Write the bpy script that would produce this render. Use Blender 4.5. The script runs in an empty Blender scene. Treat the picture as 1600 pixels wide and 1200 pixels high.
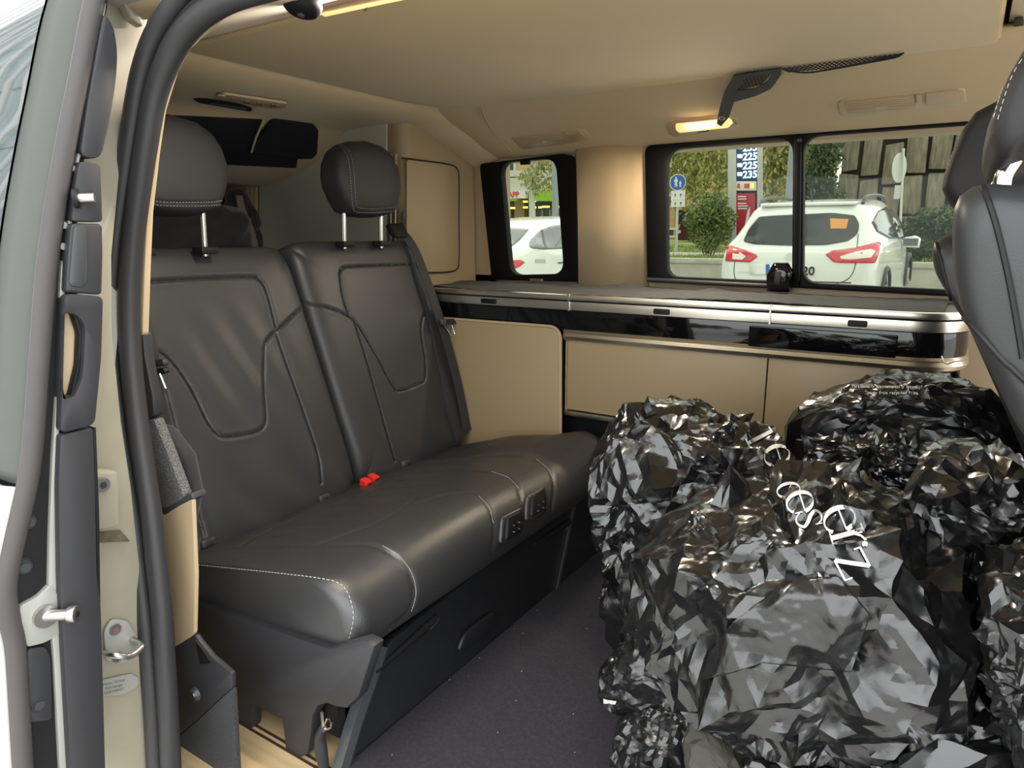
import bpy, bmesh, math, random
import numpy as np
from mathutils import Vector, Matrix
from mathutils.bvhtree import BVHTree

random.seed(7); rng = np.random.default_rng(7)
scene = bpy.context.scene
COL = scene.collection

# ---------------------------------------------------------------- camera
# van axes: +x = front of the van, +y = across the van to its far side wall, z = up from the van floor
FPX = 1085.0
def _axes():
    P = lambda v: np.array([(v[0]-800)/FPX, (v[1]-600)/FPX, 1.0])
    ey = P((1515, 366)); ey /= np.linalg.norm(ey)
    ex = -P((-907, 368)); ex -= ex.dot(ey)*ey; ex /= np.linalg.norm(ex)
    return np.stack([ex, ey, np.cross(ex, ey)])
AX = _axes()
CAM = np.array([0.0, 0.0, 1.07])
cam_data = bpy.data.cameras.new('camera'); cam = bpy.data.objects.new('camera', cam_data); COL.objects.link(cam)
cam_data.sensor_width = 36; cam_data.lens = 36*FPX/1600; cam_data.clip_start = 0.02; cam_data.clip_end = 300
_R = np.stack([AX[:, 0], -AX[:, 1], -AX[:, 2]], axis=1)
cam.matrix_world = Matrix.Translation(CAM.tolist()) @ Matrix(_R.tolist()).to_4x4()
scene.camera = cam

# ---------------------------------------------------------------- sky, exposure
world = bpy.data.worlds.new('overcast'); scene.world = world; world.use_nodes = True
wn = world.node_tree.nodes; wl = world.node_tree.links; wn.clear()
wo = wn.new('ShaderNodeOutputWorld'); wb = wn.new('ShaderNodeBackground'); wr = wn.new('ShaderNodeValToRGB')
wt = wn.new('ShaderNodeTexCoord'); ws = wn.new('ShaderNodeSeparateXYZ')
wl.new(wt.outputs['Generated'], ws.inputs[0]); wl.new(ws.outputs['Z'], wr.inputs[0])
wr.color_ramp.elements[0].color = (.80, .84, .86, 1); wr.color_ramp.elements[1].color = (1.0, 1.0, 1.0, 1)
wl.new(wr.outputs[0], wb.inputs[0]); wl.new(wb.outputs[0], wo.inputs[0])
wb.inputs[1].default_value = 1.5
scene.view_settings.view_transform = 'Standard'; scene.view_settings.look = 'None'
scene.view_settings.gamma = 1.0; scene.view_settings.use_curve_mapping = False
scene.view_settings.exposure = 1.6

# ---------------------------------------------------------------- pixel helpers (a pixel is a direction; the plane gives the distance)
def ray(px, py): return AX @ np.array([(px-800)/FPX, (py-600)/FPX, 1.0])
def at(px, py, ax, val):
    d = ray(px, py); return CAM + d*((val-CAM[ax])/d[ax])
def X(px, py, v): return at(px, py, 0, v)
def Y(px, py, v): return at(px, py, 1, v)
def Z(px, py, v): return at(px, py, 2, v)
def atp(px, py, p0, n):
    d = ray(px, py); p0 = np.array(p0); n = np.array(n)
    return CAM + d*((p0-CAM).dot(n)/d.dot(n))
def A3(*v): return np.array(v, dtype=float)
def unit(v): v = np.array(v, float); return v/np.linalg.norm(v)

# ---------------------------------------------------------------- scene helpers
def tag(o, label=None, cat=None, group=None, kind=None):
    if label: o['label'] = label
    if cat: o['category'] = cat
    if group: o['group'] = group
    if kind: o['kind'] = kind
    return o
def T(name, loc, label, cat, group=None, kind=None):
    o = bpy.data.objects.new(name, None); COL.objects.link(o); o.location = [float(c) for c in loc]
    o.empty_display_size = .05
    return tag(o, label, cat, group, kind)
def rootloc(p):
    l = Vector((0, 0, 0))
    while p is not None: l = l + p.location; p = p.parent
    return l
def link(name, me, mat, parent=None, smooth=True, angle=35):
    o = bpy.data.objects.new(name, me); COL.objects.link(o)
    if mat is not None: me.materials.append(mat)
    if smooth and len(me.polygons):
        me.polygons.foreach_set('use_smooth', [True]*len(me.polygons))
        if angle: me.set_sharp_from_angle(angle=math.radians(angle))
    if parent is not None:
        o.parent = parent
        # the meshes are written in van coordinates: undo the parent's offset
        top = parent
        while top.parent is not None: top = top.parent
        if parent is top: o.matrix_parent_inverse = Matrix.Translation(-top.location)
        # a part of a part: the part already sits at the origin of the van
    return o
def pyd(name, v, f, mat, parent=None, smooth=True, angle=35, bevel=0, seg=2, fix=True):
    me = bpy.data.meshes.new(name)
    me.from_pydata([tuple(map(float, p)) for p in v], [], [tuple(q) for q in f])
    if bevel or fix:
        bm = bmesh.new(); bm.from_mesh(me)
        if fix: bmesh.ops.recalc_face_normals(bm, faces=bm.faces)
        if bevel:
            es = [e for e in bm.edges if len(e.link_faces) == 2 and e.calc_face_angle(0) > .6]
            bmesh.ops.bevel(bm, geom=es, offset=bevel, segments=seg, affect='EDGES', profile=.5, clamp_overlap=True)
        bm.to_mesh(me); bm.free()
    me.update()
    return link(name, me, mat, parent, smooth, angle)
def fillet(pts, r, seg=5):
    pts = [np.array(p, float) for p in pts]; n = len(pts); out = []
    for i in range(n):
        p, a, b = pts[i], pts[i-1], pts[(i+1) % n]
        ri = r[i] if hasattr(r, '__len__') else r
        la, lb = np.linalg.norm(a-p), np.linalg.norm(b-p)
        q = min(ri, .49*la, .49*lb)
        p0 = p+(a-p)/la*q; p1 = p+(b-p)/lb*q
        for k in range(seg+1):
            t = k/seg; out.append((1-t)**2*p0+2*t*(1-t)*p+t*t*p1)
    return out
def prism(name, pts, vec, mat, parent=None, bevel=0, seg=2, smooth=True):
    n = len(pts); vec = np.array(vec, float)
    v = [np.array(p, float) for p in pts]; v = v+[p+vec for p in v]
    f = [list(range(n)), list(range(2*n-1, n-1, -1))]+[[i, (i+1) % n, n+(i+1) % n, n+i] for i in range(n)]
    return pyd(name, v, f, mat, parent, smooth, 35, bevel, seg)
def ring(name, outer, inner, vec, mat, parent=None, bevel=0):
    n = len(outer); vec = np.array(vec, float)
    v = list(outer)+list(inner)+[p+vec for p in outer]+[p+vec for p in inner]; f = []
    for i in range(n):
        j = (i+1) % n
        f += [[i, j, n+j, n+i], [2*n+j, 2*n+i, 3*n+i, 3*n+j], [i, 2*n+i, 2*n+j, j], [n+j, 3*n+j, 3*n+i, n+i]]
    return pyd(name, v, f, mat, parent, True, 35, bevel)
def box(name, lo, hi, mat, parent=None, bevel=0, seg=2):
    (a, b, c), (d, e, g) = lo, hi
    return prism(name, [A3(a, b, c), A3(d, b, c), A3(d, e, c), A3(a, e, c)], (0, 0, g-c), mat, parent, bevel, seg)
def resample(path, n, closed=False):
    P = np.array(path, float)
    if closed: P = np.vstack([P, P[:1]])
    s = np.r_[0, np.cumsum(np.linalg.norm(np.diff(P, axis=0), axis=1))]
    t = np.linspace(0, s[-1], n+1)[:-1] if closed else np.linspace(0, s[-1], n)
    return np.stack([np.interp(t, s, P[:, k]) for k in range(P.shape[1])], 1)
def smoothpath(path, n=8, closed=False):
    P = [np.array(p, float) for p in path]; m = len(P); out = []
    rngi = range(m if closed else m-1)
    for i in rngi:
        p0 = P[(i-1) % m] if (closed or i > 0) else 2*P[0]-P[1]
        p1, p2 = P[i], P[(i+1) % m]
        p3 = P[(i+2) % m] if (closed or i < m-2) else 2*P[-1]-P[-2]
        for k in range(n):
            t = k/n
            out.append(.5*((2*p1)+(-p0+p2)*t+(2*p0-5*p1+4*p2-p3)*t*t+(-p0+3*p1-3*p2+p3)*t**3))
    if not closed: out.append(P[-1])
    return out
def frames(P, closed=False, up=None):
    P = np.array(P); n = len(P)
    t = np.gradient(P, axis=0)
    if closed: t = np.roll(P, -1, 0)-np.roll(P, 1, 0)
    t /= np.linalg.norm(t, axis=1)[:, None]+1e-12
    a = np.array([0, 0, 1.]) if up is None else np.array(up, float)
    if abs(t[0].dot(a)) > .9 and up is None: a = np.array([1., 0, 0])
    Ns = []; prev = a-a.dot(t[0])*t[0]; prev /= np.linalg.norm(prev)
    for i in range(n):
        if up is not None: q = a-a.dot(t[i])*t[i]
        else: q = prev-prev.dot(t[i])*t[i]
        q /= np.linalg.norm(q)+1e-12; Ns.append(q); prev = q
    Ns = np.array(Ns); return t, Ns, np.cross(t, Ns)
def sweep(name, path, prof, mat, parent=None, closed=False, up=None, angle=35, cap=True, scale=None):
    P = np.array(path); n = len(P); t, N, B = frames(P, closed, up); m = len(prof); v = []
    for i in range(n):
        k = 1 if scale is None else scale[i]
        for (a, b) in prof: v.append(P[i]+k*a*N[i]+k*b*B[i])
    f = []
    for i in range(n if closed else n-1):
        for j in range(m): f.append([i*m+j, i*m+(j+1) % m, ((i+1) % n)*m+(j+1) % m, ((i+1) % n)*m+j])
    if not closed and cap: f += [list(range(m-1, -1, -1)), list(range((n-1)*m, n*m))]
    return pyd(name, v, f, mat, parent, True, angle)
def circ(r, n=10): return [(r*math.cos(2*math.pi*k/n), r*math.sin(2*math.pi*k/n)) for k in range(n)]
def tube(name, path, r, mat, parent=None, n=10, closed=False, scale=None): return sweep(name, path, circ(r, n), mat, parent, closed, None, 50, True, scale)
def flat(w, t): return [(-t/2, -w/2), (t/2, -w/2), (t/2, w/2), (-t/2, w/2)]
def cyl(name, p0, p1, r, mat, parent=None, n=20, r2=None, bevel=0):
    p0 = np.array(p0, float); p1 = np.array(p1, float); d = unit(p1-p0)
    a = unit(np.cross(d, [0, 0, 1] if abs(d[2]) < .9 else [1, 0, 0])); b = np.cross(d, a); r2 = r if r2 is None else r2
    v = [p0+r*(math.cos(q)*a+math.sin(q)*b) for q in np.linspace(0, 2*math.pi, n, endpoint=False)]
    v += [p1+r2*(math.cos(q)*a+math.sin(q)*b) for q in np.linspace(0, 2*math.pi, n, endpoint=False)]
    f = [list(range(n)), list(range(2*n-1, n-1, -1))]+[[i, (i+1) % n, n+(i+1) % n, n+i] for i in range(n)]
    return pyd(name, v, f, mat, parent, True, 40, bevel)
def loft(name, secs, mat, parent=None, closed_u=False, closed_v=False, caps=False, angle=35, thick=0):
    n, m = len(secs), len(secs[0]); v = [p for s in secs for p in s]; f = []
    for i in range(n if closed_v else n-1):
        for j in range(m if closed_u else m-1):
            f.append([i*m+j, i*m+(j+1) % m, ((i+1) % n)*m+(j+1) % m, ((i+1) % n)*m+j])
    if caps: f += [list(range(m))[::-1], list(range((n-1)*m, n*m))]
    o = pyd(name, v, f, mat, parent, True, angle)
    if thick:
        md = o.modifiers.new('solid', 'SOLIDIFY'); md.thickness = thick; md.offset = -1
    return o
def mesh_np(o):
    me = o.data; n = len(me.vertices); c = np.empty(n*3); me.vertices.foreach_get('co', c); return c.reshape(-1, 3)
def set_np(o, c): o.data.vertices.foreach_set('co', np.ascontiguousarray(c).ravel()); o.data.update()
def normals(o):
    me = o.data; n = len(me.vertices); c = np.empty(n*3); me.vertices.foreach_get('normal', c); return c.reshape(-1, 3)
_bvh = {}
def bvh(o, fresh=False):
    if fresh or o.name not in _bvh:
        _bvh[o.name] = BVHTree.FromPolygons([v.co[:] for v in o.data.vertices], [p.vertices[:] for p in o.data.polygons])
    return _bvh[o.name]
def cast(o, px, py):
    """where the sight line of a photo pixel meets an object: (point, normal) or None"""
    d = unit(ray(px, py)); h = bvh(o).ray_cast(Vector(CAM), Vector(d))
    if h[0] is None: return None
    n = np.array(h[1]); n = n if n.dot(d) < 0 else -n
    return np.array(h[0]), n
def cast_path(o, pl, step=6, sm=0):
    P = np.array(smoothpath([A3(*p) for p in pl], 6) if sm else pl, float)
    L = np.linalg.norm(np.diff(P, axis=0), axis=1).sum()
    out = []
    for q in resample(P, max(2, int(L/step))):
        h = cast(o, *q)
        if h: out.append(h)
    return out
def groove(o, pls, w=.006, d=.006, sm=1, step=4, ridge=None):
    """press seams into a cushion along lines read off the photograph"""
    pts = []
    for pl in pls: pts += [h[0] for h in cast_path(o, pl, step, sm)]
    if not pts: return
    pts = np.array(pts); c = mesh_np(o); n = normals(o); dm = np.full(len(c), 9.)
    lo, hi = pts.min(0)-.05, pts.max(0)+.05
    idx = np.where(((c > lo) & (c < hi)).all(1))[0]
    for k in range(0, len(idx), 4000):
        s = idx[k:k+4000]; dm[s] = np.sqrt(((c[s, None]-pts[None])**2).sum(2)).min(1)
    set_np(o, c-n*(d*np.exp(-(dm/w)**2)-d*.12*np.exp(-((dm-2.8*w)/(1.6*w))**2))[:, None]); _bvh.pop(o.name, None)
def stitches(name, o, pls, mat, parent, dash=.005, gap=.004, r=.0007, lift=.0006, sm=1):
    v, f = [], []
    for pl in pls:
        h = cast_path(o, pl, 1.0, sm)
        if len(h) < 3: continue
        P = np.array([q[0]+q[1]*lift for q in h]); N = np.array([q[1] for q in h])
        s = np.r_[0, np.cumsum(np.linalg.norm(np.diff(P, axis=0), axis=1))]; t = 0
        while t+dash < s[-1]:
            a, b = [np.array([np.interp(q, s, P[:, k]) for k in range(3)]) for q in (t, t+dash)]
            nn = unit([np.interp(t, s, N[:, k]) for k in range(3)]); u = np.cross(unit(b-a), nn)*r; i = len(v)
            v += [a+u, a-u, b-u, b+u, a+nn*r*1.4, b+nn*r*1.4]
            f += [[i, i+1, i+4], [i+2, i+3, i+5], [i, i+4, i+5, i+3], [i+1, i+2, i+5, i+4], [i, i+3, i+2, i+1]]; t += dash+gap
    if v: o2 = pyd(name, v, f, mat, parent, False, 0); o2['kind'] = 'stuff'; return o2
def decal(name, o, poly, mat, parent, lift=.002, cuts=3, thick=.0, back=None, round_=0):
    """a thin piece lying on an object's surface; outline in photo pixels"""
    P = [A3(p[0], p[1], 0) for p in poly]
    if round_: P = fillet(P, round_, 4)
    bm = bmesh.new(); bm.faces.new([bm.verts.new(p) for p in P])
    bmesh.ops.triangulate(bm, faces=bm.faces)
    for _ in range(cuts):
        L = max(1.5, 40/2**_)
        es = [e for e in bm.edges if e.calc_length() > L]
        if es: bmesh.ops.subdivide_edges(bm, edges=es, cuts=1); bmesh.ops.triangulate(bm, faces=bm.faces)
    hits = []; ok = []
    for v in bm.verts:
        h = cast(o, v.co.x, v.co.y); ok.append(h)
    pos = [h for h in ok if h]
    if not pos: bm.free(); return None
    mp = np.mean([h[0] for h in pos], 0); mn = unit(np.mean([h[1] for h in pos], 0))
    for v, h in zip(list(bm.verts), ok):
        if h is None:
            q = atp(v.co.x, v.co.y, mp, mn) if back is None else Y(v.co.x, v.co.y, back); v.co = q
        else: v.co = h[0]+h[1]*lift
    me = bpy.data.meshes.new(name); bm.to_mesh(me); bm.free()
    ob = link(name, me, mat, parent, True, 60)
    if thick: md = ob.modifiers.new('solid', 'SOLIDIFY'); md.thickness = thick; md.offset = 0
    return ob
def puff(name, poly, c, U, V, N, tf, tb, mat, parent=None, e=.8, ed=.8, sub=5, fn=None):
    """closed cushion-like body: outline (list of 2-D points about c in the U,V plane), front depth tf along N, back depth tb"""
    bm = bmesh.new(); bmesh.ops.create_icosphere(bm, subdivisions=sub, radius=1)
    d = np.array([v.co[:] for v in bm.verts]); me = bpy.data.meshes.new(name); bm.to_mesh(me); bm.free()
    P = np.array(poly, float); th = np.arctan2(P[:, 1], P[:, 0]); r = np.hypot(P[:, 0], P[:, 1]); k = np.argsort(th)
    P = P[k]; th = th[k]
    # radius as a function of angle from the polygon's edges
    tt = np.linspace(-math.pi, math.pi, 721); rr = np.zeros_like(tt); Q = np.roll(P, -1, 0)
    for i, a in enumerate(tt):
        dx, dy = math.cos(a), math.sin(a); best = 0
        e1 = Q-P; den = dx*e1[:, 1]-dy*e1[:, 0]; den = np.where(abs(den) < 1e-12, 1e-12, den)
        s = (P[:, 0]*e1[:, 1]-P[:, 1]*e1[:, 0])/den; u = (P[:, 0]*dy-P[:, 1]*dx)/den
        m = (s > 0) & (u >= -1e-6) & (u <= 1+1e-6)
        rr[i] = s[m].max() if m.any() else (rr[i-1] if i else r.mean())
    s = np.sqrt(np.maximum(0, 1-d[:, 2]**2)); a = np.arctan2(d[:, 1], d[:, 0]); R = np.interp(a, tt, rr)
    ss = s**e; cc = np.sign(d[:, 2])*np.abs(d[:, 2])**ed
    w = np.array(c)+(R*ss*np.cos(a))[:, None]*np.array(U)+(R*ss*np.sin(a))[:, None]*np.array(V)+(np.where(cc > 0, cc*tf, cc*tb))[:, None]*np.array(N)
    if fn is not None: w = fn(w)
    me.vertices.foreach_set('co', w.ravel()); me.update()
    return link(name, me, mat, parent, True, 0)
def within(b, p):
    n = 0
    for d in ((.137, .291, .947), (-.41, .88, .25), (.72, -.31, .62)):
        d = Vector(d).normalized(); q = p.copy(); k = 0
        while k < 40:
            h = b.ray_cast(q, d)
            if h[0] is None: break
            k += 1; q = h[0]+d*1e-5
        n += k % 2
    return n >= 2
def press(o, solids, gap=.0015, away=None):
    """soft thing o gives way where it would enter one of the solids, so that the two lie against each other"""
    c = mesh_np(o); oc = (c.min(0)+c.max(0))/2
    for s in solids:
        v = mesh_np(s); lo, hi = v.min(0), v.max(0); idx = np.where(((c > lo) & (c < hi)).all(1))[0]
        if not len(idx): continue
        b = bvh(s); sc = (lo+hi)/2 if away is None else v[np.argsort(((v-oc)**2).sum(1))[:max(20, len(v)//10)]].mean(0); dv = Vector(unit(oc-sc))
        for i in idx:
            p = Vector(c[i])
            if within(b, p):
                q = p
                for _ in range(12):
                    h = b.ray_cast(q+dv*1e-5, dv)
                    if h[0] is None: break
                    q = h[0]
                    if not within(b, q+dv*1e-4): break
                c[i] = np.array(q+dv*gap)
    set_np(o, c); _bvh.pop(o.name, None)
def sit(o, z0, keep=.5):
    """let the lower part of a soft thing reach down to what carries it"""
    c = mesh_np(o); lo, hi = c[:, 2].min(), c[:, 2].max(); zc = lo+(hi-lo)*keep
    if lo > z0: c[:, 2] = np.where(c[:, 2] < zc, zc-(zc-c[:, 2])*(zc-z0)/(zc-lo), c[:, 2])
    set_np(o, c); _bvh.pop(o.name, None)
def textmesh(txt, size=1.0, bold=0.0):
    cu = bpy.data.curves.new('t', 'FONT'); cu.body = txt; cu.size = size; cu.offset = bold; cu.align_x = 'CENTER'; cu.align_y = 'CENTER'
    cu.resolution_u = 3
    o = bpy.data.objects.new('t', cu); COL.objects.link(o)
    dg = bpy.context.evaluated_depsgraph_get(); me = bpy.data.meshes.new_from_object(o.evaluated_get(dg))
    v = [w.co.copy() for w in me.vertices]; f = [tuple(p.vertices) for p in me.polygons]
    bpy.data.objects.remove(o); bpy.data.curves.remove(cu); bpy.data.meshes.remove(me); return v, f
def text_at(name, txt, o3, U, V, size, mat, parent, bold=0.0):
    v, f = textmesh(txt, size, bold); U = np.array(U, float); V = np.array(V, float)
    return pyd(name, [np.array(o3)+p.x*U+p.y*V for p in v], f, mat, parent, False, 0, fix=False)
# ---------------------------------------------------------------- materials (all procedural)
def mat(name, col, rough=.5, metal=0., bump=None, var=None, coat=0., spec=.5, sheen=0., vor=None, alpha=None, stretch=None):
    m = bpy.data.materials.new(name); m.use_nodes = True; nt = m.node_tree; b = nt.nodes['Principled BSDF']
    b.inputs['Base Color'].default_value = (*col, 1); b.inputs['Roughness'].default_value = rough
    b.inputs['Metallic'].default_value = metal; b.inputs['Coat Weight'].default_value = coat
    b.inputs['Specular IOR Level'].default_value = spec; b.inputs['Sheen Weight'].default_value = sheen
    tc = nt.nodes.new('ShaderNodeTexCoord'); src = tc.outputs['Object']
    if stretch:
        mp = nt.nodes.new('ShaderNodeMapping'); mp.inputs['Scale'].default_value = stretch; nt.links.new(src, mp.inputs[0]); src = mp.outputs[0]
    h = None
    if bump:
        n = nt.nodes.new('ShaderNodeTexNoise'); n.inputs['Scale'].default_value = bump[0]; n.inputs['Detail'].default_value = 4
        nt.links.new(src, n.inputs['Vector']); h = n.outputs['Fac']; st, ds = bump[1], bump[2]
    if vor:
        n2 = nt.nodes.new('ShaderNodeTexVoronoi'); n2.inputs['Scale'].default_value = vor[0]; nt.links.new(src, n2.inputs['Vector'])
        if h is not None:
            ad = nt.nodes.new('ShaderNodeMath'); ad.operation = 'ADD'; nt.links.new(h, ad.inputs[0]); nt.links.new(n2.outputs['Distance'], ad.inputs[1]); h = ad.outputs[0]
        else: h = n2.outputs['Distance']
        st, ds = vor[1], vor[2]
    if h is not None:
        bp = nt.nodes.new('ShaderNodeBump'); bp.inputs['Strength'].default_value = st; bp.inputs['Distance'].default_value = ds
        nt.links.new(h, bp.inputs['Height']); nt.links.new(bp.outputs[0], b.inputs['Normal'])
    if var:
        n = nt.nodes.new('ShaderNodeTexNoise'); n.inputs['Scale'].default_value = var[0]; n.inputs['Detail'].default_value = 5
        nt.links.new(src, n.inputs['Vector']); r = nt.nodes.new('ShaderNodeValToRGB')
        c2 = var[1]; r.color_ramp.elements[0].color = (*col, 1); r.color_ramp.elements[1].color = (*c2, 1)
        lo, hi = var[2] if len(var) > 2 else (.35, .65)
        r.color_ramp.elements[0].position = lo; r.color_ramp.elements[1].position = hi
        nt.links.new(n.outputs['Fac'], r.inputs[0]); nt.links.new(r.outputs[0], b.inputs['Base Color'])
    return m
def emit(name, col, s, base=(.9, .8, .6)):
    m = mat(name, base, .3); b = m.node_tree.nodes['Principled BSDF']
    b.inputs['Emission Color'].default_value = (*col, 1); b.inputs['Emission Strength'].default_value = s; return m
def glass(name, tint, ior=1.22, bumpy=0):
    m = bpy.data.materials.new(name); m.use_nodes = True; nt = m.node_tree; nt.nodes.clear()
    o = nt.nodes.new('ShaderNodeOutputMaterial'); tr = nt.nodes.new('ShaderNodeBsdfTransparent'); gl = nt.nodes.new('ShaderNodeBsdfGlossy')
    fr = nt.nodes.new('ShaderNodeFresnel'); mx = nt.nodes.new('ShaderNodeMixShader')
    tr.inputs[0].default_value = (*tint, 1); gl.inputs['Roughness'].default_value = .02; fr.inputs[0].default_value = ior
    if bumpy:
        tc = nt.nodes.new('ShaderNodeTexCoord'); v = nt.nodes.new('ShaderNodeTexVoronoi'); v.inputs['Scale'].default_value = bumpy
        bp = nt.nodes.new('ShaderNodeBump'); bp.inputs['Strength'].default_value = .2; bp.inputs['Distance'].default_value = .002
        nt.links.new(tc.outputs['Object'], v.inputs['Vector']); nt.links.new(v.outputs['Distance'], bp.inputs['Height'])
        nt.links.new(bp.outputs[0], gl.inputs['Normal'])
    nt.links.new(fr.outputs[0], mx.inputs[0]); nt.links.new(tr.outputs[0], mx.inputs[1]); nt.links.new(gl.outputs[0], mx.inputs[2]); nt.links.new(mx.outputs[0], o.inputs[0])
    return m
MT = {}
MT['leather'] = mat('black_leather', (.030, .030, .031), .40, bump=(60, .15, .004), vor=(520, .25, .0012), spec=.95)
MT['leather_soft'] = mat('black_leather_smooth', (.032, .0325, .034), .42, bump=(14, .25, .02), vor=(600, .12, .001))
MT['fabric_black'] = mat('black_fabric', (.016, .016, .018), .8, bump=(500, .2, .001), sheen=.2)
MT['headrest'] = mat('headrest_leather', (.020, .019, .021), .62, vor=(700, .12, .0008))
MT['plastic'] = mat('black_plastic', (.030, .030, .033), .5, bump=(700, .12, .0006))
MT['plastic_dark'] = mat('dark_plastic', (.009, .009, .010), .55, bump=(300, .08, .001), spec=.3)
MT['panel_navy'] = mat('scuffed_black_panel', (.012, .0125, .014), .42, bump=(90, .06, .002), var=(30, (.018, .019, .021), (.5, .9)))
MT['satin'] = mat('satin_grey_black', (.05, .052, .056), .38, bump=(300, .05, .001))
MT['rubber'] = mat('rubber_seal', (.034, .033, .035), .48, bump=(40, .08, .003))
MT['frame'] = mat('black_window_frame', (.0035, .0033, .0035), .6, spec=.2)
MT['bracket_shade'] = mat('brown_bracket_shade', (.09, .07, .045), .8, bump=(60, .4, .004), var=(40, (.16, .13, .09)))  # brown that stands in for the shade below the pillar bracket
MT['bead'] = mat('grey_edge_rubber', (.075, .07, .069), .5, bump=(40, .08, .003), spec=.25)
MT['rust'] = mat('rusty_socket', (.25, .10, .05), .7)
MT['gloss'] = mat('piano_black', (.004, .004, .005), .04, spec=.6)
MT['chrome'] = mat('chrome', (.85, .85, .82), .12, 1.)
MT['alu'] = mat('brushed_aluminium', (.74, .70, .60), .30, 1., bump=(80, .05, .002), stretch=(.05, 1, 1))
MT['steel'] = mat('steel', (.55, .54, .52), .35, 1.)
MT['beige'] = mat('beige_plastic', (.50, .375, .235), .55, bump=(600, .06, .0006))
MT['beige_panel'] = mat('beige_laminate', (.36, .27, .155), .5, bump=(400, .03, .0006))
MT['beige_gloss'] = mat('beige_lamp_housing', (.55, .42, .265), .4)
MT['cream'] = mat('cream_trim', (.56, .43, .26), .45, bump=(500, .04, .0006))
MT['headliner'] = mat('headliner_cloth', (.60, .465, .28), .9, bump=(500, .15, .001), sheen=.15)
MT['roof_panel'] = mat('roof_board_cloth', (.60, .455, .235), .9, bump=(420, .12, .001), var=(3, (.575, .435, .222)), sheen=.15)
MT['paint'] = mat('cream_silver_paint', (.36, .33, .25), .4, .0, coat=.5, bump=(8, .04, .01), var=(9, (.30, .265, .195), (.45, .8)))
MT['paint_grey'] = mat('pale_grey_paint', (.33, .33, .295), .35, coat=.4)
MT['white_paint'] = mat('white_van_paint', (.42, .42, .405), .35, coat=.3)
MT['grey_strip'] = mat('grey_window_strip', (.10, .105, .096), .65, bump=(30, .05, .002), spec=.05)
MT['carpet'] = mat('dark_carpet', (.014, .0115, .019), .95, bump=(900, .8, .004), var=(160, (.032, .027, .040), (.4, .75)), sheen=.05)
MT['carpet_grey'] = mat('grey_felt', (.025, .026, .028), .95, bump=(700, .7, .004), var=(300, (.055, .056, .06), (.4, .7)), sheen=.05)
MT['wood'] = mat('pale_wood_floor', (.62, .46, .26), .45, bump=(60, .1, .002), var=(26, (.50, .35, .18), (.3, .8)), stretch=(.12, 2.5, 1))
MT['inlay'] = mat('dark_inlay', (.05, .03, .02), .5)
MT['mesh_weave'] = mat('grey_weave', (.085, .085, .085), .6, vor=(330, .9, .003), var=(420, (.17, .17, .165), (.45, .55)))
MT['mat_ribbed'] = mat('grey_ribbed_cloth', (.055, .058, .06), .9, bump=(300, .4, .003), var=(220, (.085, .09, .092)))
MT['grey_panel'] = mat('grey_green_panel', (.55, .54, .45), .55)
MT['navy'] = mat('navy_fabric', (.006, .007, .014), .9, bump=(300, .1, .001))
MT['red'] = mat('red_plastic', (.75, .03, .02), .4)
MT['thread'] = mat('grey_thread', (.42, .41, .39), .8)
MT['white'] = mat('white_plain', (.75, .75, .72), .5)
MT['print'] = mat('white_print', (.72, .73, .70), .45)
MT['black'] = mat('deep_black', (.004, .004, .004), .6)
MT['lamp'] = emit('lit_lamp_lens', (1.0, .50, .13), .42)
MT['lamp_hot'] = emit('lit_lamp_bulb', (1.0, .70, .34), 60.)
MT['pane'] = glass('tinted_pane', (.62, .64, .585))
MT['pane_wet'] = glass('tinted_wet_pane', (.60, .62, .565))
MT['car_white'] = mat('white_car_paint', (.70, .72, .68), .25, coat=.7)
MT['car_glass'] = mat('car_window', (.035, .042, .04), .06, spec=.45)
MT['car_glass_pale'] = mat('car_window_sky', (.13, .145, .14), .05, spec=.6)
MT['taillight'] = mat('red_taillight', (.55, .02, .03), .15, coat=.6)
MT['tail_clear'] = mat('clear_taillight', (.75, .70, .66), .15, coat=.6)
MT['tyre'] = mat('tyre', (.02, .02, .02), .8)
MT['blue'] = mat('blue_sign', (.02, .12, .45), .5)
MT['blue_dark'] = mat('price_board_blue', (.03, .075, .20), .4)
MT['digit'] = emit('price_digits', (.55, .75, 1.0), .9, (.7, .8, .9))
MT['red_sign'] = mat('red_sign', (.45, .03, .06), .4)
MT['concrete'] = mat('concrete', (.46, .44, .37), .85, bump=(30, .2, .01), var=(4, (.38, .37, .31)))
MT['asphalt'] = mat('paving', (.46, .45, .42), .7, bump=(200, .4, .01), var=(2, (.52, .505, .475)))  # pale paving, lightened so it bounces daylight up to the headliner
MT['grass'] = mat('grass_ground', (.20, .25, .06), .95, bump=(60, .6, .03), var=(1.5, (.30, .30, .10)))
MT['blade'] = mat('grass_blade', (.22, .30, .07), .8)
MT['leaf_a'] = mat('yellow_green_leaf', (.24, .28, .06), .7, var=(3, (.40, .38, .13)))
MT['leaf_b'] = mat('mid_green_leaf', (.10, .16, .04), .7, var=(3, (.18, .22, .07)))
MT['leaf_c'] = mat('dark_green_leaf', (.05, .085, .035), .7, var=(3, (.09, .13, .055)))
MT['bark'] = mat('bark', (.28, .25, .20), .9, bump=(30, .5, .02), var=(8, (.12, .10, .08)))
MT['stone'] = mat('rough_grey_brown_stone', (.27, .235, .165), .9, bump=(20, .9, .05), var=(14, (.13, .112, .08), (.35, .7)), stretch=(1, 1, .22))
MT['stone_joint'] = mat('stone_joint', (.03, .025, .02), .9)
MT['pole'] = mat('grey_blue_pole', (.24, .27, .29), .45)
MT['pole_pale'] = mat('pale_pole', (.52, .52, .48), .45)
MT['facade'] = mat('orange_beige_render', (.55, .38, .19), .85, bump=(20, .1, .01), var=(1, (.50, .34, .17)))
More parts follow.
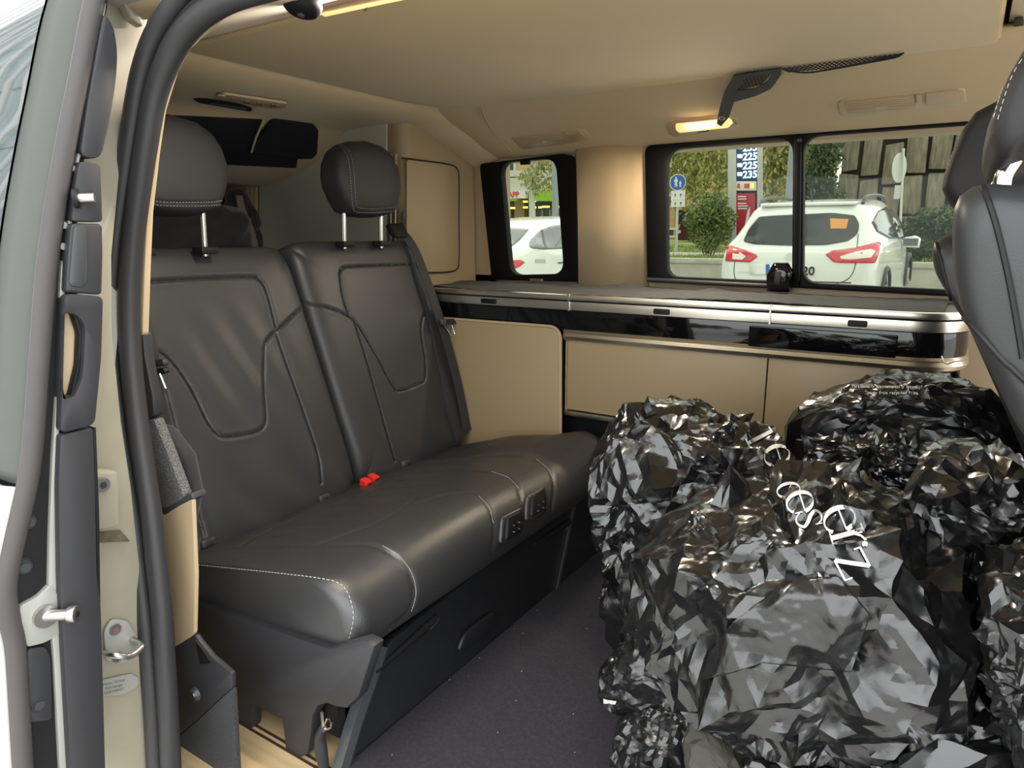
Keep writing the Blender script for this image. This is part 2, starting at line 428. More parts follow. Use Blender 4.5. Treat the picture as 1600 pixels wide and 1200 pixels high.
MT['facade_pale'] = mat('pale_render', (.55, .54, .47), .85, bump=(20, .1, .01))
MT['win_dark'] = mat('window_dark', (.06, .07, .07), .15)
MT['sign_red'] = mat('sign_letter_red', (.65, .08, .05), .5)
MT['sign_green'] = mat('green_shop_band', (.30, .50, .05), .5)
MT['sign_yellow'] = emit('yellow_shop_light', (1., .8, .15), 1.0, (.8, .65, .1))
MT['olive'] = mat('olive_fabric', (.05, .048, .035), .8, bump=(400, .3, .001))
MT['flower'] = mat('red_flower', (.45, .05, .06), .7)
MT['tower_glass'] = mat('pale_facade_glass', (.42, .48, .49), .4, spec=.2)
MT['straw'] = mat('pale_strap', (.20, .17, .13), .8)
def bagmat(name, rough, base=(.006, .006, .0065), spec=.65, bs=26, coat=.5):
    m = bpy.data.materials.new(name); m.use_nodes = True; nt = m.node_tree; b = nt.nodes['Principled BSDF']
    b.inputs['Base Color'].default_value = (*base, 1); b.inputs['Roughness'].default_value = rough; b.inputs['Specular IOR Level'].default_value = spec; b.inputs['Coat Weight'].default_value = coat; b.inputs['Coat Roughness'].default_value = .2; b.inputs['Coat IOR'].default_value = 1.6
    tc = nt.nodes.new('ShaderNodeTexCoord'); n = nt.nodes.new('ShaderNodeTexNoise'); n.inputs['Scale'].default_value = 9; n.inputs['Detail'].default_value = 2
    nt.links.new(tc.outputs['Object'], n.inputs['Vector'])
    ad = nt.nodes.new('ShaderNodeMixRGB'); ad.blend_type = 'ADD'; ad.inputs[0].default_value = .10
    nt.links.new(tc.outputs['Object'], ad.inputs[1]); nt.links.new(n.outputs['Color'], ad.inputs[2])
    v = nt.nodes.new('ShaderNodeTexVoronoi'); v.inputs['Scale'].default_value = bs; nt.links.new(ad.outputs[0], v.inputs['Vector'])
    n2 = nt.nodes.new('ShaderNodeTexNoise'); n2.inputs['Scale'].default_value = 75; n2.inputs['Detail'].default_value = 3; nt.links.new(ad.outputs[0], n2.inputs['Vector'])
    b1 = nt.nodes.new('ShaderNodeBump'); b1.inputs['Strength'].default_value = .10; b1.inputs['Distance'].default_value = .012; nt.links.new(v.outputs['Distance'], b1.inputs['Height'])
    b2 = nt.nodes.new('ShaderNodeBump'); b2.inputs['Strength'].default_value = .14; b2.inputs['Distance'].default_value = .004; nt.links.new(n2.outputs['Fac'], b2.inputs['Height'])
    nt.links.new(b1.outputs[0], b2.inputs['Normal']); nt.links.new(b2.outputs[0], b.inputs['Normal'])
    return m
MT['bag'] = bagmat('black_bag_film', .24)
MT['bag_soft'] = bagmat('grey_black_bag_film', .32, (.009, .009, .0095), .6, 14)
MT['bag_dark'] = bagmat('dark_bag_film', .32, (.005, .005, .0055), .5, 16, .3)
# ================================================================ outside: ground, buildings, trees, cars
GZ = -0.17     # street level beyond the van, measured from the van floor
def street():
    P = [(-60, -60, -.45), (60, -60, -.45), (60, 2.8, -.45), (-60, 2.8, -.45), (60, 4.6, GZ), (-60, 4.6, GZ), (60, 8.4, GZ), (-60, 8.4, GZ), (60, 14.4, GZ+.26), (-60, 14.4, GZ+.26)]
    o = pyd('ground', P, [[0, 1, 2, 3], [3, 2, 4, 5], [5, 4, 6, 7], [7, 6, 8, 9]], MT['asphalt'], None, False); tag(o, 'pale paved street around the van', 'ground', kind='structure')
street()
# low concrete wall, terrace and grass
WY = 14.2
wallz = Y(1090, 404, WY)[2]
o = prism('retaining_wall', [A3(-26, WY, GZ+.1), A3(16, WY, GZ+.1), A3(16, WY, wallz-.10), A3(-26, WY, wallz-.10)], (0, .3, 0), MT['concrete'], None, .01)
tag(o, 'low pale concrete wall behind the parked white cars', 'wall', kind='structure')
cp = prism('coping', [A3(-26, WY-.04, wallz-.10), A3(16, WY-.04, wallz-.10), A3(16, WY-.04, wallz), A3(-26, WY-.04, wallz)], (0, .4, 0), MT['concrete'], o, .015)
TZ = wallz-.06
o = pyd('terrace', [(-40, WY+.25, TZ), (40, WY+.25, TZ), (40, 60, TZ+.4), (-40, 60, TZ+.4)], [[0, 1, 2, 3]], MT['grass'], None, False)
tag(o, 'grassy terrace above the low concrete wall', 'grass', kind='structure')
o = pyd('path', [(-40, WY+2.5, TZ+.035), (40, WY+2.5, TZ+.035), (40, WY+5.2, TZ+.052), (-40, WY+5.2, TZ+.052)], [[0, 1, 2, 3]], MT['concrete'], None, False)
tag(o, 'pale paved footpath crossing the grass terrace', 'path', kind='structure')
def blades():
    v, f = [], []
    for i in range(9000):
        x = random.uniform(-10, 6); y = WY+.4+random.random()**1.5*11
        if WY+2.4 < y < WY+5.3 or (y > 17.4 and x > Y(1300, 345, 17.6)[0]): continue
        z = TZ+(y-WY)*.4/49; h = random.uniform(.04, .13); a = random.uniform(0, 6.28); w = .02; k = len(v)
        v += [(x-w*math.cos(a), y-w*math.sin(a), z), (x+w*math.cos(a), y+w*math.sin(a), z), (x+random.uniform(-.04, .04), y+random.uniform(-.04, .04), z+h)]; f.append((k, k+1, k+2))
    o = pyd('grass_blades', v, f, MT['blade'], None, False, 0, fix=False); tag(o, 'short grass blades on the terrace', 'grass', kind='stuff')
blades()
def leaves(name, blobs, n, size, m, parent, droop=0.):
    b = np.array([q[:6] for q in blobs], float); vol = b[:, 3]*b[:, 4]*b[:, 5]; idx = rng.choice(len(b), n, p=vol/vol.sum())
    d = rng.normal(size=(n, 3)); d /= np.linalg.norm(d, axis=1)[:, None]; d *= (rng.random(n)**.45)[:, None]
    c = b[idx, :3]+d*b[idx, 3:6]
    if droop: c[:, 2] -= droop*rng.random(n)*np.linalg.norm(d[:, :2], axis=1)
    a = rng.normal(size=(n, 3)); a /= np.linalg.norm(a, axis=1)[:, None]
    if droop: a[:, 2] -= 1.2; a /= np.linalg.norm(a, axis=1)[:, None]
    t = np.cross(a, rng.normal(size=(n, 3))); t /= np.linalg.norm(t, axis=1)[:, None]
    s = size*(.6+.8*rng.random(n))[:, None]
    v = np.stack([c-a*s, c+t*s*.45, c+a*s, c-t*s*.45], 1).reshape(-1, 3)
    f = np.arange(4*n).reshape(-1, 4)
    me = bpy.data.meshes.new(name); me.vertices.add(4*n); me.vertices.foreach_set('co', v.ravel()); me.loops.add(4*n); me.loops.foreach_set('vertex_index', f.ravel().astype(np.int32))
    me.polygons.add(n); me.polygons.foreach_set('loop_start', np.arange(0, 4*n, 4, dtype=np.int32)); me.update(calc_edges=True); me.validate()
    return link(name, me, m, parent, False)
def tree(name, label, base, blobs, trunk_r, top, n, size, m, droop=0., bark='bark', group=None):
    t = T(name, base, label, 'tree' if trunk_r else 'bush', group)
    base = np.array(base, float)
    if trunk_r:
        tube('trunk', smoothpath([base+A3(0, 0, -.05), base+A3(.05, 0, (top-base[2])*.5), A3(base[0]-.05, base[1], top)], 5), trunk_r, MT[bark], t, 10, scale=np.linspace(1, .55, 11))
        for q in blobs[:7]:
            p0 = base+A3(0, 0, (top-base[2])*random.uniform(.55, .95)); tube('branch', [p0, (p0+A3(*q[:3]))/2+A3(0, 0, .15), A3(*q[:3])], trunk_r*.3, MT[bark], t, 6)
    else:
        for k in range(5): tube('stem', [base+A3(.05*k-.1, 0, -.03), base+A3((k-2)*.15, .03, .5)], .02, MT['bark'], t, 6)
    leaves('foliage', blobs, n, size, m, t, droop); return t
def blob_px(px, py, y, rx, ry, rz): p = Y(px, py, y); return (p[0], p[1], p[2], rx, ry, rz)
# weeping tree seen in the left pane
y = 25.
b = Y(1118, 392, y); b[2] = TZ+.06
bl = [blob_px(px, py, y+dy, 1.1, 1.1, 1.1) for px, py, dy in [(1050, 195, 0), (1085, 225, .5), (1120, 200, -.3), (1140, 250, .2), (1055, 250, .6), (1105, 260, -.2), (1160, 150, 0), (1040, 150, 0), (1100, 130, 0), (1075, 270, .3)]]
tree('weeping_tree', 'weeping yellow-green tree hanging over the blue footpath sign', b, bl, .10, bl[8][2], 5200, .095, MT['leaf_a'], 1.3)
# tree between pylon and lamp post
y = 28.
b = Y(1200, 384, y); b[2] = TZ+.1
bl = [blob_px(px, py, y+dy, 1.0, 1., .9) for px, py, dy in [(1200, 235, 0), (1225, 270, .5), (1195, 300, -.3), (1240, 220, .2), (1270, 225, .6), (1185, 180, -.2), (1255, 260, 0), (1230, 160, 0), (1300, 215, 0)]]
tree('birch_tree', 'pale birch tree with loose leaves behind the price pylon', b, bl, .12, bl[7][2], 4200, .10, MT['leaf_a'], .8)
# round bush
y = 17.15
p = Y(1110, 345, y); bs = [(p[0]+dx, y+dy, p[2]+dz, .36, .36, .33) for dx, dy, dz in [(-.2, 0, -.3), (.2, .1, -.3), (0, 0, .1), (-.1, .2, .35), (.15, -.1, .3), (.3, 0, 0), (-.32, 0, .02), (0, -.1, -.45)]]
tree('round_bush', 'round green bush on the grass beside the price pylon', (p[0], y, TZ+.04), bs, 0, 0, 4200, .05, MT['leaf_b'])
# dark conifer beside the stone tower
y = 16.6
bl = [blob_px(px, py, y+dy, .35, .35, .45) for px, py, dy in [(1285, 300, 0), (1280, 275, .2), (1290, 250, 0), (1268, 290, .1), (1296, 320, 0), (1270, 325, 0), (1290, 230, .1), (1262, 310, 0)]]
b = Y(1282, 390, y); b[2] = TZ+.03
tree('conifer', 'dark green conifer growing against the stone tower', b, bl, .06, bl[3][2], 5200, .05, MT['leaf_c'])
y = 15.6
bl = [blob_px(px, py, y+dy, .32, .3, .28) for px, py, dy in [(1420, 360, 0), (1450, 345, 0), (1475, 355, .1), (1440, 380, .1), (1470, 385, 0), (1495, 370, 0), (1405, 385, 0), (1490, 340, .2), (1420, 395, 0)]]
b = Y(1450, 398, y); b[2] = TZ+.02
tree('shrub', 'dark green shrub at the foot of the stone tower', b, bl, 0, 0, 5000, .045, MT['leaf_c'])
# foliage seen through the small window
y = 17.
bl = [blob_px(px, py, y+dy, .38, .4, .28) for px, py, dy in [(846, 262, 0), (855, 280, .3), (840, 290, 0), (860, 250, .2), (880, 270, 0), (828, 276, 0), (845, 230, 0)]]
b = Y(829, 388, y); b[2] = TZ+.04
tree('street_tree', 'slim street tree with pale trunk outside the small rear window', b, bl, .115, bl[0][2], 900, .06, MT['leaf_a'], .1, 'pole_pale')

# ---- stone slab tower
def tower():
    y = 17.6; a = Y(1303, 345, y); c = Y(1512, 345, y); t = T('stone_tower', (a[0]/2+c[0]/2, y, TZ), 'tall tower of rough grey-brown stone slabs behind the white hatchback', 'tower')
    x0, x1 = a[0], c[0]; top = 5.2
    core = box('core', (x0+.04, y+.10, TZ-.05), (x1-.04, y+2.6, top), MT['stone_joint'], t)
    cols = 6; w = (x1-x0)/cols
    for i in range(cols):
        z = TZ-.05+random.uniform(-.25, 0)*(i % 2)
        z = TZ-.05; k = 0
        while z < top:
            h = random.uniform(.8, 1.3) if k else random.uniform(.7, 1.7)
            z1 = min(top, z+h); pr = random.uniform(0, .07)
            g = .03; j = lambda s=.03: random.uniform(-s, s)
            pts = [A3(x0+i*w+g+j(), y-pr, z+g+j()), A3(x0+(i+1)*w-g+j(), y-pr, z+g+j()), A3(x0+(i+1)*w-g+j(), y-pr+j(), z1-g+j()), A3(x0+i*w+g+j(), y-pr+j(), z1-g+j())]
            prism('stone_slab', pts, (0, .16, 0), MT['stone'], t, .025, 2); z = z1; k += 1
tower()
# ---- pole with the back of a round sign
def sign_back():
    y = 14.80; p = Y(1406, 398, y); q = Y(1412, 232, y)
    t = T('round_sign_pole', (p[0], y, TZ), 'thin pale pole with a round sign seen edge-on before the stone tower', 'sign')
    cyl('post', (p[0], y, TZ-.05), (q[0], y, q[2]), .022, MT['pole_pale'], t, 10)
    c = Y(1408, 262, y)+A3(-.03, 0, 0); n = unit((.93, -.36, 0))
    cyl('sign_disc', c-n*.006, c+n*.006, .26, MT['pole_pale'], t, 28)
    c2 = Y(1405, 300, y)+A3(-.03, 0, 0); prism('small_plate', [c2+A3(-.05, 0, -.12), c2+A3(.05, 0, -.12), c2+A3(.05, 0, .12), c2+A3(-.05, 0, .12)], (0, .01, 0), MT['pole_pale'], t)
sign_back()
# ---- lamp post
def lamp(px, w_px, y, label, toppy=-40):
    p = Y(px, 395, y); q = Y(px, toppy, y); r = w_px/2/FPX*y/.93
    t = T('street_lamp', (p[0], y, TZ), label, 'lamp post')
    z0 = TZ if y > WY else GZ
    cyl('post', (p[0], y, z0-.03), (p[0], y, q[2]), r, MT['pole'], t, 18, r*.85)
    cyl('collar', (p[0], y, z0-.03), (p[0], y, z0+.45), r*1.35, MT['pole'], t, 18, bevel=.02)
    tube('arm', smoothpath([A3(p[0], y, q[2]-.1), A3(p[0]+.3, y, q[2]+.25), A3(p[0]+1.1, y, q[2]+.3)], 5), r*.5, MT['pole'], t, 10)
    box('lantern', (p[0]+1.0, y-.15, q[2]+.22), (p[0]+1.6, y+.15, q[2]+.36), MT['pole'], t, .03)
lamp(1231, 19, 15.5, 'thick grey-blue lamp post standing between the birch tree and conifer')
lamp(867, 11, 15.2, 'grey-blue lamp post outside the small rear window')
# ---- blue footpath sign
def ped_sign():
    y = 19.5; c = Y(1059, 285, y); p = Y(1056, 392, y)
    t = T('footpath_sign', (p[0], y, TZ+.08), 'round blue footpath sign with white adult and child on a pale post', 'sign')
    cyl('post', (p[0], y+.03, TZ), (c[0], y+.03, c[2]+.2), .035, MT['pole_pale'], t, 10)
    n = unit(CAM-c); n[2] = 0; n = unit(n); U = np.cross([0, 0, 1], n); V = A3(0, 0, 1); R = .205
    rim = cyl('rim', c-n*.01, c+n*.012, R+.02, MT['white'], t, 28); d = cyl('disc', c, c+n*.018, R, MT['blue'], t, 28)
    o3 = c+n*.022
    def figure(cx, cz, h):
        pts = [(-.12, -.5), (-.02, -.5), (0, -.1), (.04, -.5), (.15, -.5), (.10, 0), (.2, -.02), (.12, .28), (-.12, .28), (-.22, -.05), (-.1, 0)]
        prism('figure', [o3+U*(cx+a*h)+V*(cz+b*h) for a, b in pts], n*.006, MT['white'], d)
        cyl('figure_head', o3+U*cx+V*(cz+.40*h), o3+U*cx+V*(cz+.40*h)+n*.006, .085*h, MT['white'], d, 12)
    figure(-.05, .02, .27); figure(.07, -.04, .18)
    for k, (py0, py1) in enumerate([(298, 312), (313, 323)]):
        a, b_ = Y(1049, py0, y), Y(1070, py1, y)
        pl = prism('plate', [A3(a[0], y-.01, a[2]), A3(b_[0], y-.01, a[2]), A3(b_[0], y-.01, b_[2]), A3(a[0], y-.01, b_[2])], (0, .015, 0), MT['white'], t)
        m = (a+b_)/2
        for s in (-1, 1): prism('arrow', [A3(m[0]+s*.08+q*.03, y-.014, m[2]+r_*.05) for q, r_ in [(-1, 0), (0, 1), (1, 0), (.3, 0), (.3, -1), (-.3, -1), (-.3, 0)]], (0, .003, 0), MT['plastic'], pl)
ped_sign()
# ---- price pylon
def pylon():
    y = 18.; f = lambda px, py, d=0.: Y(px, py, y+d)
    p = f(1160, 392); t = T('price_pylon', (p[0], y, TZ+.06), 'tall grey pylon with blue price board and red poster', 'sign')
    def panel(name, x0, y0, x1, y1, d, th, m, par=t, bev=.01): return prism(name, [f(x0, y0, d), f(x1, y0, d), f(x1, y1, d), f(x0, y1, d)], (0, th, 0), m, par, bev)
    a = panel('post', 1137, 150, 1150, 402, 0, .25, MT['pole_pale']); panel('post', 1183, 150, 1188, 402, 0, .25, MT['pole_pale'])
    panel('back_panel', 1148, 150, 1185, 402, .08, .12, MT['satin'])
    panel('header', 1149, 205, 1184, 220, .03, .05, mat('orange_header', (.6, .22, .08), .5))
    bp = panel('price_board', 1150, 222, 1183, 282, .03, .05, MT['blue_dark'])
    for r, s in enumerate(['235', '225', '225', '235']):
        yy = 231+14*r; text_at('price_digits', s, f(1172, yy, .025), (1, 0, 0), (0, 0, 1), .235, MT['digit'], bp, .008)
        panel('fuel_name', 1152, yy-4, 1160, yy+2, .022, .006, MT['digit'], bp, 0)
    w = panel('white_board', 1150, 283, 1182, 298, .03, .05, MT['white'])
    for k, (x0, x1) in enumerate([(1152, 1156), (1163, 1167), (1167.5, 1171), (1172, 1178)]): panel('orange_mark', x0, 287, x1, 294, .022, .006, MT['sign_red'] if k < 3 else MT['sign_yellow'], w, 0)
    r = panel('red_poster', 1150, 302, 1180, 372, .03, .05, MT['red_sign'])
    for k in range(5): panel('text_line', 1153, 306+4*k+(3 if k > 1 else 0), 1153+random.uniform(9, 17), 308+4*k+(3 if k > 1 else 0), .022, .006, MT['white'], r, 0)
    prism('white_swoosh', [f(*q, .022) for q in [(1164, 350), (1168, 330), (1172, 322), (1171, 335), (1169, 352)]], (0, .006, 0), MT['white'], r)
pylon()
# ---- far building behind the trees (left pane)
def building(name, label, y, px0, px1, pyt, m, rows, cols, wpx, hpx, px_start, py_start, dx, dy, frame=True):
    a, b_ = Y(px0, pyt, y), Y(px1, pyt, y); t = T(name, ((a[0]+b_[0])/2, y, TZ), label, 'building')
    box('wall', (a[0], y, TZ-.2), (b_[0], y+6, a[2]), m, t)
    for r in range(rows):
        for c in range(cols):
            q0 = Y(px_start+c*dx, py_start+r*dy, y); q1 = Y(px_start+c*dx+wpx, py_start+r*dy+hpx, y)
            w = box('window', (q0[0], y-.06, q1[2]), (q1[0], y+.05, q0[2]), MT['white'] if frame else MT['win_dark'], t)
            g = .12
            box('window_pane', (q0[0]+g, y-.08, q1[2]+g), ((q0[0]+q1[0])/2-g*.3, y, q0[2]-g), MT['win_dark'], w)
            box('window_pane', ((q0[0]+q1[0])/2+g*.3, y-.08, q1[2]+g), (q1[0]-g, y, q0[2]-g), MT['win_dark'], w)
    return t
bt = building('apartment_block', 'orange-beige building behind the weeping tree', 42., 1000, 1290, 150, MT['facade'], 3, 6, 24, 15, 1042, 252, 38, 52)
def garage():
    y = 41.4; a, b_ = Y(1060, 328, y), Y(1100, 350, y)
    box('garage_opening', (a[0], y, b_[2]), (b_[0], y+.5, a[2]), MT['black'], bt)
    c = Y(1077, 352, 34.); t = T('parked_car', (c[0], 34., TZ+.2), 'distant dark and red car parked before the orange building', 'car')
    pr = [(-.9, .2), (.9, .2), (.92, .75), (.7, .9), (.5, 1.4), (-.5, 1.4), (-.7, .9), (-.92, .75)]
    prism('body', [A3(c[0]+x*.8, 34., TZ+z*.8+.1) for x, z in pr], (0, 3.6, 0), mat('dark_car', (.08, .02, .03), .3), t, .08)
    prism('rear_window', [A3(c[0]+x*.8, 33.98, TZ+z*.8+.1) for x, z in [(-.6, .92), (.6, .92), (.45, 1.3), (-.45, 1.3)]], (0, .05, 0), MT['car_glass'], t)
    for s in (-1, 1): box('rear_lamp', (c[0]+s*.55-.13, 33.97, TZ+.6), (c[0]+s*.55+.13, 34.05, TZ+.75), MT['white'], t)
garage()
# ---- shop building (small window)
def shops():
    y = 26.; f = lambda px, py, d=0.: Y(px, py, y+d)
    t = T('shop_building', (f(830, 340)[0], y, TZ), 'building with shop signs and lit yellow strips beyond the sedan', 'building')
    def pn(name, x0, y0, x1, y1, d, th, m, par=t, bev=0): return prism(name, [f(x0, y0, d), f(x1, y0, d), f(x1, y1, d), f(x0, y1, d)], (0, th, 0), m, par, bev)
    pn('wall', 700, 60, 985, 285, 0, 4, MT['facade']); pn('ground_floor_wall', 700, 285, 985, 400, .8, 3, MT['win_dark'])
    pn('canopy', 700, 278, 985, 300, -1.2, 3., MT['facade_pale']); pn('ledge', 700, 266, 985, 276, -.3, 1, MT['facade_pale'])
    for px in (742, 782, 842, 902):
        w = pn('window', px, 246, px+22, 268, -.08, .2, MT['white'])
        pn('window_pane', px+2, 248, px+9.5, 266, -.1, .1, MT['win_dark'], w); pn('window_pane', px+12, 248, px+20, 266, -.1, .1, MT['win_dark'], w)
        w = pn('window', px, 190, px+22, 222, -.08, .2, MT['white']); pn('window_pane', px+2, 192, px+20, 220, -.1, .1, MT['win_dark'], w)
    s = pn('white_shop_sign', 785, 299, 821, 310, -1.4, .2, MT['white']); text_at('sign_letters', 'CAPP', f(799, 304.5, -1.42), (1, 0, 0), (0, 0, 1), .30, MT['sign_red'], s, .012)
    pn('green_band', 785, 309, 808, 314, -1.35, .2, MT['sign_green']); pn('green_shop_band', 829, 297, 940, 314, -1.4, .3, MT['sign_green'])
    pn('wall_pier', 804, 312, 819, 345, .5, .4, MT['facade']); pn('wall_pier', 880, 312, 900, 345, .5, .4, MT['facade'])
    for x0, x1, y0 in [(786, 795, 316), (817, 824, 315), (830, 837, 314), (788, 804, 325), (817, 824, 324), (830, 837, 324), (841, 846, 324), (847, 858, 323), (868, 880, 323)]: pn('yellow_light_strip', x0, y0-1.5, x1, y0+1.5, -1.3, .05, MT['sign_yellow'])
    for px in (796, 812, 846, 858, 876, 900): pn('mullion', px, 328, px+2, 348, .7, .1, MT['facade_pale'])
shops()

# ---------------------------------------------------------------- cars
def carbody(name, stations, W, org, hd, mat_, parent, pitch=2.5):
    """stations along the car: (Y, half widths and heights of the section). Section: sill, bumper, waist, belt, roof edge, roof centre"""
    hd = math.radians(hd); pi_ = math.radians(pitch); F = A3(math.sin(hd)*math.cos(pi_), math.cos(hd)*math.cos(pi_), math.sin(pi_)); R = A3(math.cos(hd), -math.sin(hd), 0); UP = np.cross(R, F)
    secs = []
    for yy, pts in stations:
        half = smoothpath([A3(*p) for p in pts], 5)
        full = [(-p[0], p[1]) for p in half[::-1]][:-1]+[(p[0], p[1]) for p in half] if abs(half[0][0]) < 1e-6 else [(-p[0], p[1]) for p in half[::-1]]+[(p[0], p[1]) for p in half]
        secs.append((yy, full))
    ys = np.array([s[0] for s in secs]); Q = np.array([s[1] for s in secs]); yy = smoothpath([A3(v) for v in ys], 4); SS = smoothpath([A3(*q.ravel()) for q in Q], 4)
    S = [[np.array(org)+R*p[0]+F*float(y_[0])+UP*p[1] for p in np.array(q).reshape(-1, 2)] for y_, q in zip(yy, SS)]
    return loft(name, S, mat_, parent, closed_u=True, caps=True, angle=50), F, R
def sec(zb, zt, ws, wb, zbelt, wr):
    """half section from roof centre down to the sill"""
    if zt > zbelt+.12: return [(0, zt), (wr*.6, zt-.01), (wr, zt-.05), (wr+(wb-wr)*.5, (zt+zbelt)/2+.02), (wb, zbelt), (wb+.02, zbelt-.18), (ws, zb+.25), (ws-.03, zb), (ws*.5, zb-.02), (0, zb-.02)]
    return [(0, zt), (wb*.6, zt-.005), (wb*.92, zt-.02), (wb*.98, zt-.05), (wb, zt-.09), (wb+.02, zt-.24), (ws, zb+.25), (ws-.03, zb), (ws*.5, zb-.02), (0, zb-.02)]
def wheel(c, F, R, r, parent, m=None):
    cyl('tyre', c-R*.11, c+R*.11, r, MT['tyre'], parent, 28, bevel=.02)
    w = cyl('rim', c+R*.10, c+R*.118, r*.68, MT['steel'], parent, 24)
    for k in range(5):
        a = k*2*math.pi/5; d = F*math.cos(a)+A3(0, 0, math.sin(a)); s = F*-math.sin(a)+A3(0, 0, math.cos(a))
        prism('spoke', [c+R*.119+d*r*.1+s*.03, c+R*.119+d*r*.66+s*.045, c+R*.119+d*r*.66-s*.045, c+R*.119+d*r*.1-s*.03], R*.012, MT['steel'], w)
def suv():
    hd = 1.5; org = A3(-1.74, 8.95, GZ+.03)
    t = T('white_hatchback', org, 'white crossover hatchback with red tail lamps parked facing away', 'car')
    st = [(-.02, sec(.34, .72, .74, .76, .9, .5)), (.03, sec(.30, .98, .84, .84, 1.02, .5)), (.14, sec(.28, 1.05, .89, .87, 1.04, .5)), (.26, sec(.27, 1.22, .90, .875, 1.05, .60)),
          (.48, sec(.26, 1.51, .905, .88, 1.05, .60)), (.72, sec(.25, 1.58, .905, .88, 1.04, .62)), (1.4, sec(.22, 1.605, .905, .885, 1.02, .64)), (2.2, sec(.21, 1.59, .905, .885, .99, .64)),
          (2.75, sec(.21, 1.44, .905, .88, .97, .62)), (3.15, sec(.21, 1.10, .905, .87, .96, .60)), (3.6, sec(.22, .98, .90, .84, .95, .6)), (4.1, sec(.25, .88, .86, .76, .9, .5)), (4.33, sec(.30, .72, .72, .66, .9, .5))]
    body, F, R = carbody('body', st, .9, org, hd, MT['car_white'], t)
    # glass, lamps and plate, read off the photograph and laid on the body
    decal('rear_window', body, [(1161, 378), (1170, 358), (1186, 339), (1215, 337), (1300, 333), (1336, 337), (1343, 352), (1340, 366), (1325, 377), (1290, 383), (1230, 384), (1180, 382)], MT['car_glass'], t, .006, 5, .004, round_=5)
    decal('window_sticker', body, [(1297, 342), (1326, 343), (1322, 358), (1298, 358)], mat('orange_sticker', (.65, .28, .07), .5), t, .012, 3)
    decal('side_window', body, [(1362, 348), (1372, 330), (1384, 323), (1398, 330), (1410, 350), (1416, 372), (1390, 373), (1370, 362)], MT['car_glass'], t, .006, 4, .004)
    l = decal('tail_lamp', body, [(1136, 386), (1142, 384), (1182, 398), (1184, 401), (1172, 410), (1134, 408)], MT['taillight'], t, .010, 4, .006)
    decal('clear_lens', body, [(1145, 390), (1150, 391), (1166, 401), (1160, 406), (1145, 405)], MT['tail_clear'], l, .018, 3)
    l = decal('tail_lamp', body, [(1290, 398), (1300, 393), (1337, 388), (1370, 379), (1375, 381), (1372, 396), (1366, 411), (1312, 411), (1302, 409)], MT['taillight'], t, .010, 4, .006)
    decal('clear_lens', body, [(1313, 401), (1332, 396), (1360, 391), (1366, 393), (1360, 403), (1330, 406), (1314, 405)], MT['tail_clear'], l, .018, 3)
    pl = decal('number_plate', body, [(1172, 412), (1274, 415), (1273, 432), (1172, 429)], MT['white'], t, .012, 3, .006)
    decal('blue_band', body, [(1197, 413), (1203, 413), (1203, 430), (1197, 430)], MT['blue'], pl, .018, 2)
    h = cast(body, 1263, 424)
    if h: text_at('plate_number', '20', h[0]+unit(CAM-h[0])*.035, R, (0, 0, 1), .14, MT['black'], pl, .004)
    h = cast(body, 1234, 401)
    if h: cyl('badge', h[0], h[0]-F*.02, .045, MT['chrome'], t, 20)
    decal('bumper_line', body, [(1145, 436), (1330, 441), (1330, 443), (1145, 438)], MT['satin'], t, .004, 3)
    decal('model_script', body, [(1152, 424), (1172, 425), (1172, 427), (1152, 426)], MT['steel'], t, .006, 2)
    # tailgate shut line
    for pl_ in [[(1341, 366), (1338, 400), (1335, 420), (1325, 436), (1300, 446)], [(1150, 395), (1147, 425), (1152, 445)]]:
        q = [h[0]+h[1]*.002 for h in cast_path(body, pl_, 3, 1)]
        if len(q) > 3: tube('shut_line', q, .005, MT['satin'], t, 5)
    for s, yy in [(1, .85), (1, 3.45), (-1, .85), (-1, 3.45)]:
        wheel(org+R*s*.80+F*yy+A3(0, 0, .335), F, R*s, .335, t)
        c = org+R*s*.905+F*yy+A3(0, 0, .36)
        tube('wheel_arch', [c+F*.40*math.cos(a)+A3(0, 0, .40*math.sin(a)) for a in np.linspace(-.1, math.pi+.1, 20)], .035, MT['plastic'], t, 8)
    for s in (-1, 1):
        tube('roof_rail', smoothpath([org+R*s*.60+F*.62+A3(0, 0, 1.55), org+R*s*.61+F*.8+A3(0, 0, 1.63), org+R*s*.62+F*1.6+A3(0, 0, 1.645), org+R*s*.61+F*2.3+A3(0, 0, 1.61), org+R*s*.6+F*2.45+A3(0, 0, 1.55)], 5), .022, MT['satin'], t, 8)
        c = org+R*s*1.0+F*2.42+A3(0, 0, 1.0)
        mm = puff('door_mirror', [(-.11, -.07), (.11, -.08), (.12, .05), (.05, .09), (-.10, .06)], c, R, (0, 0, 1), -F, .05, .09, MT['car_white'], t, .7, .7, 3)
        box('mirror_glass', c+R*-.09-F*.054+A3(0, 0, -.05), c+R*.09-F*.052+A3(0, 0, .05)+A3(.001, .003, 0), MT['car_glass_pale'], mm)
    tube('antenna', [org+F*.75+A3(0, 0, 1.57), org+F*.62+A3(0, 0, 1.72)], .008, MT['plastic'], t, 6)
    prism('spoiler', [org+R*x+F*y_+A3(0, 0, z) for x, y_, z in [(-.58, .60, 1.55), (.58, .60, 1.55), (.55, .40, 1.535), (-.55, .40, 1.535)]], (0, 0, .035), MT['car_white'], t, .012)
suv()
